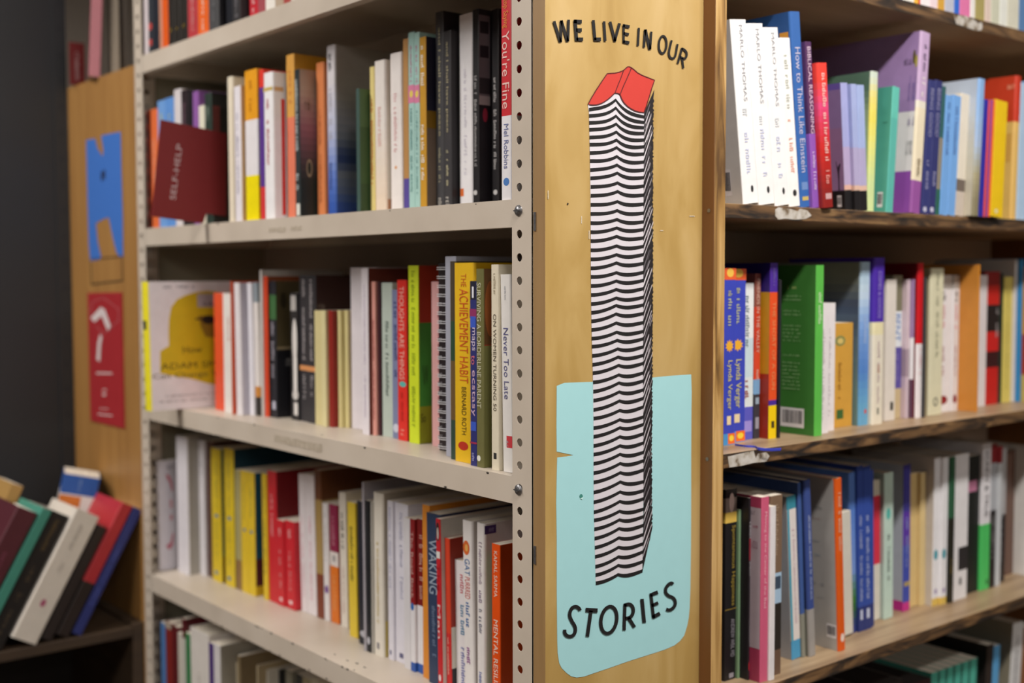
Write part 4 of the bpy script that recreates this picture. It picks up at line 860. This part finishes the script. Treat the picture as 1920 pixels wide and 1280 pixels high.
def stroke(mb, pts, w, mat, k, closed=False, w2=None):
    """brush stroke through photo points; w in pixels"""
    P_ = list(pts)+([pts[0]] if closed else []); m_ = len(P_)
    L_, R_ = [], []
    for i in range(m_):
        a = P_[i-1] if i > 0 else (P_[-2] if closed else P_[0]); c = P_[i+1] if i < m_-1 else (P_[1] if closed else P_[-1])
        dx, dy = c[0]-a[0], c[1]-a[1]; d = math.hypot(dx, dy) or 1
        ww = w/2 if w2 is None else (w/2 if abs(dx) < abs(dy) else w2/2)
        L_.append((P_[i][0]-dy/d*ww, P_[i][1]+dx/d*ww)); R_.append((P_[i][0]+dy/d*ww, P_[i][1]-dx/d*ww))
    for i in range(m_-1):
        q = [pp(*L_[i], k), pp(*L_[i+1], k), pp(*R_[i+1], k), pp(*R_[i], k)]
        mb.add(q, [(0, 1, 2, 3)], mat)
DRED = print_mat('5c1c20', .5)
stroke(st, [cr(q) for q in red], 1.8, DRED, 4, closed=True)
stroke(st, [cr(q) for q in ((592,152),(560,240),(520,340),(485,432))], 1.6, DRED, 4)
stroke(st, [cr(q) for q in ((692,118),(640,240),(590,350),(550,450))], 1.6, DRED, 4)
st.build('painted_book_stack', panel)
lt = MB(); lt2 = MB()
def ell(cx, cy, rx, ry, rot, n=28):
    o_ = []
    for i in range(n):
        a = 2*math.pi*i/n; x, y = rx*math.cos(a), ry*math.sin(a)
        o_.append((cx+x*math.cos(rot)-y*math.sin(rot), cy+x*math.sin(rot)+y*math.cos(rot)))
    return o_
def smooth(pts, n=5):
    o_ = []
    for i in range(len(pts)-1):
        p0, p1, p2, p3 = pts[max(i-1, 0)], pts[i], pts[i+1], pts[min(i+2, len(pts)-1)]
        for k in range(n):
            t = k/n
            o_.append(tuple(.5*((2*p1[j])+(-p0[j]+p2[j])*t+(2*p0[j]-5*p1[j]+4*p2[j]-p3[j])*t*t+(-p0[j]+3*p1[j]-3*p2[j]+p3[j])*t**3) for j in (0, 1)))
    o_.append(pts[-1]); return o_
A5 = lambda q: (1020+q[0]/12.8, 20+q[1]/12.8)
A6 = lambda q: (1160+q[0]/12.8, 40+q[1]/12.8)
A7 = lambda q: (1040+q[0]/7.68, 1080+q[1]/7.68)
for A, w_, pts in [
    (A5,62,[(222,255),(378,757)]),(A5,58,[(383,755),(398,238)]),(A5,62,[(397,238),(552,745)]),(A5,60,[(556,742),(574,220)]),
    (A5,70,[(728,220),(768,728)]),(A5,80,[(700,262),(890,270)]),(A5,78,[(755,470),(890,470)]),(A5,76,[(760,690),(922,690)]),
    (A5,62,[(1165,232),(1207,715)]),(A5,80,[(1185,692),(1350,692)]),(A5,56,[(1423,258),(1452,735)]),(A5,60,[(1568,268),(1688,740)]),(A5,60,[(1676,742),(1797,305)]),
    (A6,46,[(104,72),(104,522)]),(A6,66,[(92,108),(246,132)]),(A6,58,[(100,290),(228,318)]),(A6,64,[(90,488),(238,520)]),
    (A6,48,[(468,160),(445,592)]),(A6,50,[(618,200),(590,628)]),(A6,62,[(622,200),(735,682)]),(A6,48,[(767,250),(738,680)]),
    (A6,46,[(1255,455),(1218,600),(1194,720),(1192,790),(1215,860),(1270,893),(1325,865),(1352,790),(1372,680),(1396,545)]),
    (A6,48,[(1506,640),(1400,1015)]),(A6,48,[(1495,655),(1560,685),(1605,740),(1615,810),(1590,875),(1540,895),(1455,850)]),(A6,44,[(1500,880),(1520,1000),(1536,1128)]),
    (A7,44,[(355,490),(338,455),(295,433),(245,450),(212,510),(210,575),(240,645),(280,715),(288,780),(262,840),(212,862),(165,848),(138,815),(132,765)]),
    (A7,55,[(435,480),(608,490)]),(A7,46,[(513,490),(460,865)]),
    (A7,42,[(1002,395),(990,775)]),(A7,44,[(990,415),(1060,398),(1105,425),(1122,480),(1110,545),(1070,590),(1005,605)]),(A7,44,[(1050,590),(1090,650),(1140,730)]),
    (A7,46,[(1247,322),(1280,665)]),(A7,40,[(1376,255),(1414,600)]),(A7,46,[(1362,270),(1476,224)]),(A7,42,[(1385,422),(1480,378)]),(A7,48,[(1398,588),(1506,530)]),
    (A7,42,[(1695,112),(1670,95),(1628,118),(1590,175),(1592,235),(1628,275),(1680,298),(1718,335),(1725,400),(1692,455),(1642,482),(1595,470)])]:
    if len(pts) > 3: pts = smooth(pts)
    sc_ = 7.68 if A is A7 else 12.8
    stroke(lt2 if A is A7 else lt, [A(q) for q in pts], w_*1.12/sc_, BLK, 4)
stroke(lt, [A6(q) for q in ell(1040, 562, 92, 208, math.radians(3))], 52/12.8, BLK, 4, closed=True)
stroke(lt2, [A7(q) for q in ell(770, 625, 112, 196, math.radians(10))], 50/7.68, BLK, 4, closed=True)
lt.build('painted_lettering', panel); lt2.build('painted_lettering', panel)
hl = MB()
for x, y, r_, c in ((1064, 382, 2.0, '2c241c'), (1089, 930, 4.2, '3c8478')):
    hl.add([pp(x+r_*math.cos(a*math.pi/6)*.75, y+r_*math.sin(a*math.pi/6), 2) for a in range(12)], [tuple(reversed(range(12)))], print_mat(c, .8))
hl.add([pp(1087, 934, 3), pp(1091, 936, 3), pp(1093, 931, 3)], [(0, 1, 2)], print_mat('c8ece8', .5))
for x, y, dx, dy in ((1090, 412, .5, 7), (1297, 405, 5, .6), (1027, 365, .6, 8), (1104, 440, .6, 8), (1240, 432, 3, .5)):
    hl.add([pp(x-dx, y+dy, 2), pp(x+dx, y+dy, 2), pp(x+dx, y-dy, 2), pp(x-dx, y-dy, 2)], [(0, 1, 2, 3)], print_mat('d8d0c0', .7))
hl.build('scuff', panel)
for y in (415, 1040):
    p = on(0, XL, 1003.5, y); m_ = MB(); m_.box((-.0012, p.y-YP-.0016, p.z-.010), (0, p.y-YP+.0016, p.z+.010), M_BOLT); m_.build('metal_clip', panel)

# ------------------------------------------------------------------ the old wooden bookcase
case = tag(empty('wooden_bookcase', (XE, YR, 0)), 'old worn pine bookcase with chipped shelf edges, right of the painted panel', 'bookcase')
XEND = 2.25; CD = .30
m_ = MB(); m_.box((.0003, .0, .01), (XW-XE, CD, RH), M_OLDSIDE); u = m_.build('upright', case, bevel=.0012)
u.data.materials.append(M_OLDEDGE)
for p in u.data.polygons:
    if p.normal.y < -.9: p.material_index = 1
m_ = MB(); m_.box((XEND-XE, 0, .01), (XEND-XE+.02, CD, RH), M_OLDSIDE); m_.build('upright', case, bevel=.0012)
m_ = MB(); m_.box((XW-XE, CD-.008, .05), (XEND-XE, CD, RH-.02), M_DARKIN); m_.build('back_board', case)
for k, z in list(ZR.items())+[('T', CZ+.3768+.34), ('F', CZ-.821-.30), ('G', CZ-.821-.60)]:
    if k == 'G': z = .02
    m_ = MB(); m_.box((XW-XE+.0003, 0, z-.0180), (XEND-XE-.0003, CD-.0085, z), M_OLDSHELF)
    so = m_.build('shelf', case, bevel=.0012); so.data.materials.append(M_OLDTOP); so.data.materials.append(M_UNDER)
    for p in so.data.polygons:
        if p.normal.z > .9: p.material_index = 1
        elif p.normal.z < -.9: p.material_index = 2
def on_edge(pts, z, name='torn_label', par=case):
    m_ = MB(); vs = []
    for x, v in pts:
        p = on(1, YR, x, 500); vs.append((p.x-XE, -.0004, z-.0180*v))
    m_.add(vs, [tuple(reversed(range(len(vs))))], M_TORN); return m_.build(name, par)
on_edge([(1779,.1),(1784,.5),(1786,.15),(1800,.02),(1815,.12),(1825,.35),(1832,.2),(1833,.6),(1830,.9),(1820,1.0),(1800,.92),(1784,.85)], ZR['A'])
on_edge([(1452,.25),(1458,.1),(1480,.16),(1494,.3),(1498,.12),(1512,.2),(1520,.55),(1510,.8),(1490,.9),(1470,.85),(1458,.95),(1452,.7)], ZR['B'])
on_edge([(1367,.2),(1390,.12),(1416,.06),(1420,.6),(1424,.3),(1440,.3),(1446,.6),(1440,.95),(1415,.9),(1395,.97),(1370,.95)], ZR['C'])
on_edge([(1914,.1),(1940,.1),(1940,.7),(1916,.8)], ZR['A'])
for y in (395, 860):
    p = on(0, XE, 1324, y); m_ = MB(); R_ = .0024
    yy = YR+.008
    m_.add([(-.0004, yy-YR+R_*math.cos(a*math.pi/6), p.z+R_*math.sin(a*math.pi/6)) for a in range(12)], [tuple(range(12))], M_BOLT); m_.build('screw', case)
# ribbon marker trailing over the third shelf's edge
cu = bpy.data.curves.new('ribbon', 'CURVE'); cu.dimensions = '3D'; cu.extrude = .0016; cu.bevel_depth = .00025
z3 = ZR['C']
pr = [(1378, 834), (1398, 837), (1415, 838)]
pts = [on(2, z3+.0006, x, y) for x, y in pr]
pts = [Vector((p.x, max(p.y, YR+.001), z3+.0006)) for p in pts]
pts += [Vector((on(1, YR-.004, 1425, 839).x, YR-.003, z3+.0008)), Vector((on(1, YR-.009, 1445, 842).x, YR-.009, z3-.001)), Vector((on(1, YR-.012, 1463, 843).x, YR-.013, z3-.0015))]
sp = cu.splines.new('BEZIER'); sp.bezier_points.add(len(pts)-1)
for bp, p in zip(sp.bezier_points, pts): bp.co = p; bp.handle_left_type = bp.handle_right_type = 'AUTO'
rb = bpy.data.objects.new('ribbon_tmp', cu); scn.collection.objects.link(rb)
dg = bpy.context.evaluated_depsgraph_get(); me = bpy.data.meshes.new_from_object(rb.evaluated_get(dg)); bpy.data.objects.remove(rb)
me.materials.clear(); me.materials.append(print_mat('4450c8', .4))
rb = bpy.data.objects.new('ribbon', me); scn.collection.objects.link(rb)
tag(rb, 'royal blue ribbon marker hanging over the edge of a worn wooden shelf', 'ribbon')

# ------------------------------------------------------------------ far left: end panel, dark cabinet, low corner bookcase
YC = on(0, XL, 137, 640)[1]                    # the corner where the dark cabinet starts
ZTOP = on(0, XL, 190, 143).z
end = tag(empty('plywood_bookcase', (XL, Y1R, 0)), 'plywood sided bookcase with a painted blue letter and red poster, beyond the metal rack', 'bookcase')
DP = YC-Y1R
m_ = MB(); m_.box((0, .001, .01), (.018, DP, ZTOP), M_PLY2); m_.build('end_board', end)
m_ = MB(); m_.box((.0185, .001, ZTOP-.02), (.45, DP, ZTOP-.001), M_PLY2); m_.build('top_board', end)
m_ = MB(); m_.box((.45, .001, .01), (.468, DP, ZTOP), M_PLY2); m_.build('end_board', end)
def pl(x, y, k=1):
    p = on(0, XL, x, y); return (-.0003*k, p.y-Y1R, p.z)
def plpoly(mb, pts, mat, k=1): mb.add([pl(x, y, k) for x, y in pts], [tuple(range(len(pts)))], mat)
m_ = MB(); c0 = lambda q: (q[0]/2.844, q[1]/2.844)
BLU = print_mat('3f72c4', .5, .04)
plpoly(m_, [c0(q) for q in [(460,748),(508,738),(520,790),(548,835),(552,800),(540,722),(644,702),(648,900),(655,1150),(657,1370),(640,1372),(622,1345),(605,1280),(580,1158),(550,1168),(512,1190),(522,1290),(540,1370),(530,1385),(482,1390),(474,1300),(466,1000)]], BLU, 1)
m_.add([pl(*c0(q), 2) for q in [(540,905),(552,930),(552,905),(562,905),(562,965),(552,940),(548,965),(540,965)]], [tuple(range(8))], print_mat('242c4c', .5))
m_.build('painted_blue_letter', end)
m_ = MB(); DK = print_mat('2c2418', .6)
def plline(mb, a, b_, w_, mat, k=1):
    dx, dy = b_[0]-a[0], b_[1]-a[1]; d = math.hypot(dx, dy); nx, ny = -dy/d*w_/2, dx/d*w_/2
    plpoly(mb, [(a[0]+nx, a[1]+ny), (b_[0]+nx, b_[1]+ny), (b_[0]-nx, b_[1]-ny), (a[0]-nx, a[1]-ny)], mat, k)
plline(m_, (171, 490), (172, 532), 1.8, DK); plline(m_, (229, 484), (230, 526), 1.8, DK); plline(m_, (171, 533), (231, 526), 3, DK)
for i in range(11):
    x = 170+i*5.6; y = 487-i*.5; plline(m_, (x, y), (x+3, y-2.6), 1.4, DK, 2); plline(m_, (x+3, y-2.6), (x+5.6, y), 1.4, DK, 2)
m_.build('painted_box_outline', end)
m_ = MB(); pr_ = [(166, 549), (230, 548), (235, 803), (172, 788)]
p0 = [pl(*q, 0) for q in pr_]; p1_ = [pl(*q, 8) for q in pr_]
PR = print_mat('a32a30', .45)
m_.add(p0+p1_, [(4, 5, 6, 7), (0, 1, 5, 4), (1, 2, 6, 5), (2, 3, 7, 6), (3, 0, 4, 7)], PR); po_ = m_.build('red_poster', end)
m_ = MB(); c2 = lambda q: (q[0]/2.844, 400+q[1]/2.844); PW = print_mat('d8cccc', .5); PK = print_mat('b4686c', .5)
for pts in ([(490,556),(545,498),(566,512),(600,606),(582,628),(550,546),(510,580)],[(540,640),(552,660),(545,700),(540,790),(522,780),(528,690)]): plpoly(m_, [c2(q) for q in pts], PW, 9)
for a, b_ in (((560,450),(640,510)),((640,510),(640,570)),((640,570),(560,640)),((500,470),(560,450)),((520,600),(560,640)),((488,540),(500,470))): plline(m_, c2(a), c2(b_), 1.2, PK, 9)
for a, b_, w_ in (((520,850),(605,852),7),((552,940),(576,940),5),((552,965),(572,965),9),((540,1038),(585,1042),3),((528,1068),(606,1078),5)): plline(m_, c2(a), c2(b_), w_/2.4, PW, 9)
m_.build('poster_print', po_)
# books and a sign standing on its top, seen above the end board
zt = ZTOP
def topbook(x0, x1, y, h, col, lean, label, cat, name='book', yaw=-19):
    a = on(1, y, x0, 120).x; b_ = on(1, y, x1, 120).x
    t = empty(name, (a, y, zt+.0002+(abs(b_-a)*math.sin(math.radians(lean)) if lean > 0 else 0))); t.rotation_euler = (0, math.radians(lean), math.radians(yaw))
    tag(t, label, cat); return t, abs(b_-a)
t, wd = topbook(131, 159, YC-.05, .1, '', 0, 'small dark red section sign standing on the plywood bookcase, beside the dark cabinet', 'sign', 'section_sign', 0)
m_ = MB(); zz = on(1, YC-.05, 143, 80).z-zt; m_.box((0, 0, 0), (wd, .003, zz), print_mat('6c2020', .5)); m_.build('board', t)
m_ = MB(); g = scrib_geo(9, random.Random(2)); m_.add([(wd*.35+v*wd*.28, -.0003, u*zz*.7+.01) for u, v in g[0]], g[1], print_mat('a88c8c', .5)); m_.build('lettering', t)
t, wd = topbook(166, 186, YC-.165, .1, '', 3, 'pale rose book leaning on top of the plywood bookcase', 'book')
make_book(t, wd, .30, .10, 'b8747c', dict(sd='6c2430'), 1)
t, wd = topbook(208, 224, YC-.165, .1, '', 0, 'pale grey book upright on top of the plywood bookcase, beside its rose book', 'book')
make_book(t, wd, .28, .11, '8c8078:.4,a09484', dict(), 1)
t, wd = topbook(225, 240, YC-.165, .1, '', 0, 'dark grey book upright on top of the plywood bookcase, nearest the metal rack', 'book')
make_book(t, wd, .29, .11, '5c544c', dict(), 1)

# dark grey steel cabinet
cab = tag(empty('steel_cabinet', (XL-.72, YC, 0)), 'dark grey steel cabinet filling the left edge, behind the low corner bookcase', 'cabinet')
CW = .72
m_ = MB(); m_.box((0, .001, .01), (CW-.001, .35, 2.3), M_DKGREY); m_.build('body', cab, bevel=.003)
m_ = MB(); m_.box((CW-.028, -.003, .01), (CW-.002, .0008, 2.3), M_DKGREY); q_ = m_.build('slotted_strip', cab)
m_ = MB(); z = .05
while z < 2.25:
    m_.box((CW-.018, -.0034, z), (CW-.011, -.0030, z+.012), print_mat('26272a', .7)); z += .0508
m_.build('slot', q_)

# low corner bookcase
LWX0 = -.05
ZLOW = on(1, YLOW, 200, 1184).z
low = tag(empty('low_bookcase', (LWX0, YLOW, 0)), 'low dark stained wooden bookcase in the left corner, its top row of books leaning', 'bookcase')
LW = XL-LWX0-.0008; LD_ = YC-YLOW-.0045
m_ = MB(); m_.box((LW-.020, 0, .01), (LW, LD_, ZLOW+.005), M_DKWOOD); m_.build('upright', low, bevel=.001)
m_ = MB(); m_.box((0, 0, .01), (.02, LD_, ZLOW+.005), M_DKWOOD); m_.build('upright', low, bevel=.001)
m_ = MB(); m_.box((.0205, LD_-.01, .02), (LW-.0205, LD_, ZLOW-.03), M_BLACKWOOD); m_.build('back_board', low)
for z in (ZLOW, ZLOW-.36, .12):
    m_ = MB(); m_.box((.0205, 0, z-.018), (LW-.0205, LD_-.011, z), M_DKWOOD); m_.build('shelf', low, bevel=.001)

# ------------------------------------------------------------------ books into the rows
def spiral(root, t, H, D):
    m_ = MB(); n = 21; k = 10
    for i in range(n):
        zc = H*(.97-.94*i/(n-1)); R_ = t*.36
        for dz in (-.0013, .0013):
            ring = []
            for a in range(k):
                th_ = 2*math.pi*a/k
                for b_ in range(4):
                    ph = math.pi/2*b_; rr = R_+.0005*math.cos(ph)
                    ring.append((t*.5+rr*math.cos(th_), -.001+rr*.8*math.sin(th_), zc+dz+.0005*math.sin(ph)))
            fs = [(a*4+b_, ((a+1) % k)*4+b_, ((a+1) % k)*4+(b_+1) % 4, a*4+(b_+1) % 4) for a in range(k) for b_ in range(4)]
            m_.add(ring, fs, print_mat('d8d8dc', .3))
    m_.build('spiral_binding', root, smooth=True)
for e in LC:
    if len(e) > 5 and e[5].get('fn') == 'SPIRAL': e[5]['fn'] = spiral
RWM, RWW = 'metal rack', 'wooden bookcase'
place_row('L', LA, ZL['A'], XL, RWM+' top row', 'books on the top visible shelf of the metal rack', s0=.6)
place_row('L', LB, ZL['B'], XL, RWM+' second row', 'books on the second shelf of the metal rack', s0=.8)
place_row('L', LC, ZL['C'], XL, RWM+' third row', 'books on the third shelf of the metal rack', yb=yLC)
place_row('L', LD, ZL['D'], XL, RWM+' fourth row', 'books on the fourth shelf of the metal rack', yb=yLD)
place_row('L', LE, ZL['E'], XL, RWM+' lowest row', 'books on the lowest visible shelf of the metal rack', s0=2.5)
place_row('R', RA, ZR['A'], YR, RWW+' top row', 'books on the top visible shelf of the wooden bookcase', s0=.4, maxd=.285)
place_row('R', RB, ZR['B'], YR, RWW+' second row', 'books on the second shelf of the wooden bookcase', s0=.8, maxd=.285)
place_row('R', RC, ZR['C'], YR, RWW+' third row', 'books on the third shelf of the wooden bookcase', yb=yRC, maxd=.285)
place_row('R', RD, ZR['D'], YR, RWW+' fourth row', 'books on the fourth shelf of the wooden bookcase', yb=yRD, maxd=.285)
place_row('R', RE, ZR['E'], YR, RWW+' lowest row', 'books on the lowest visible shelf of the wooden bookcase', s0=5, maxd=.285)
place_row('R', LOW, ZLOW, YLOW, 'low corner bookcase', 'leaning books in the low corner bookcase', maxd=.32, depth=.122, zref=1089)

# two more books lie behind the leaning ones
def lowbook(px0, py0, px1, H, D, spec, yy, lean, label, op={}, yaw=0):
    # px0, py0: the top left corner of the spine; px1: its top right
    p = on(1, yy, px0, py0); q = on(1, yy, px1, py0); t = empty('book'); l = math.radians(lean)
    th = (q.x-p.x)/math.cos(l); oz = ZLOW+th*math.sin(l)+.0002; H = (p.z-oz)/math.cos(l)
    make_book(t, th, H, D, spec, op, -1)
    t.rotation_euler = (0, l, math.radians(yaw)); t.location = (p.x-H*math.sin(l), yy, oz)
    return tag(t, label, 'book', 'leaning books in the low corner bookcase')
lowbook(117, 884, 180, .215, .085, '2c549c:.14,d8d4d0', YLOW+.162, 13, 'blue, white and orange book showing behind the leaning books in the low corner bookcase', dict(T=[('~12',.02,.12,.1,'6c88bc')],P=[(.0,.6,.15,.30,'c8702c')]), -19)
lowbook(22, 905, 44, .24, .12, 'a8844c:.3,8c7c64', YLOW+.130, 24, 'ochre topped book showing behind the maroon one in the low corner bookcase')

# SELF-HELP divider sign
YS = on(0, XL-.001, 384, 420)[1]
sg = tag(empty('section_sign'), 'dark red SELF-HELP section sign jutting out of the metal rack second row', 'sign')
cor = [(302, 225), (425, 251), (424, 406), (387, 401), (381, 419.5), (285, 406)]
pts = [on(1, YS, x, y) for x, y in cor]
dz = ZL['B']-pts[4].z+.0003
base = Vector((XL, YS, ZL['B'])); sg.location = base
m_ = MB(); fr = [(p.x-XL, 0, p.z-ZL['B']+dz) for p in pts]; bk = [(x, .0025, z) for x, y, z in fr]; n = 6
m_.add(fr+bk, [tuple(reversed(range(n))), tuple(range(n, 2*n))]+[(i, (i+1) % n, n+(i+1) % n, n+i) for i in range(n)], print_mat('7c1c20', .5, .04)); m_.build('board', sg)
g = text_geo('SELF-HELP'); o_ = on(1, YS, 318, 374); u_ = on(1, YS, 331, 270)-o_; v_ = on(1, YS, 331, 375.5)-o_
m_ = MB(); m_.add([tuple(o_+u_*a+v_*(1-b_)-base+Vector((0, -.0004, dz))) if False else tuple(o_+u_*a+(on(1, YS, 329, 375.5)-o_)*(1-b_)-base+Vector((0, -.0004, dz))) for a, b_ in g[0]], g[1], print_mat('d0b8bc', .5)); m_.build('lettering', sg)

# ------------------------------------------------------------------ labels
SEEN = {}
def wc(s): return len(s.split())
rows = {}
for r_ in BOOKS: rows.setdefault(r_[2], []).append(r_)
ORD = ['first', 'second', 'third', 'fourth', 'fifth', 'sixth', 'seventh', 'eighth']
for row, L_ in rows.items():
    for root, desc, rn, i, n_, grp, op, nb in L_:
        same = [b_ for b_ in L_ if b_[1] == desc and b_[6].get('q') == op.get('q')]
        noun = 'notebook' if op.get('n') else 'book'
        lab = f"{desc} {noun}"
        if 'q' in op: lab += ' '+op['q']
        if len(same) > 1:
            k = [b_[0] for b_ in same].index(root)
            lab = (('left' if k == 0 else 'right') if len(same) == 2 else ORD[k])+(' one of two ' if len(same) == 2 else f' from left of {len(same)} ')+lab+'s, '+row
            lab = lab.replace('books', 'books').replace(' of 3 ', ' of three ').replace(' of 4 ', ' of four ').replace(' of 6 ', ' of six ')
        else:
            tail = ', '+row
            if nb[0] is None: mid = ' at the left end'
            elif nb[1] is None: mid = ' at the right end'
            else: mid = f' right of the {nb[0]} one'
            cand = lab+mid+tail
            lab = cand if wc(cand) <= 16 else lab+tail
        ws = lab.split()
        if len(ws) > 16: print('LONG', lab)
        if lab in SEEN: print('DUP', lab)
        SEEN[lab] = 1
        tag(root, lab, 'notebook' if op.get('n') else 'book', grp)
print('books', len(BOOKS), 'objects', len(bpy.data.objects))
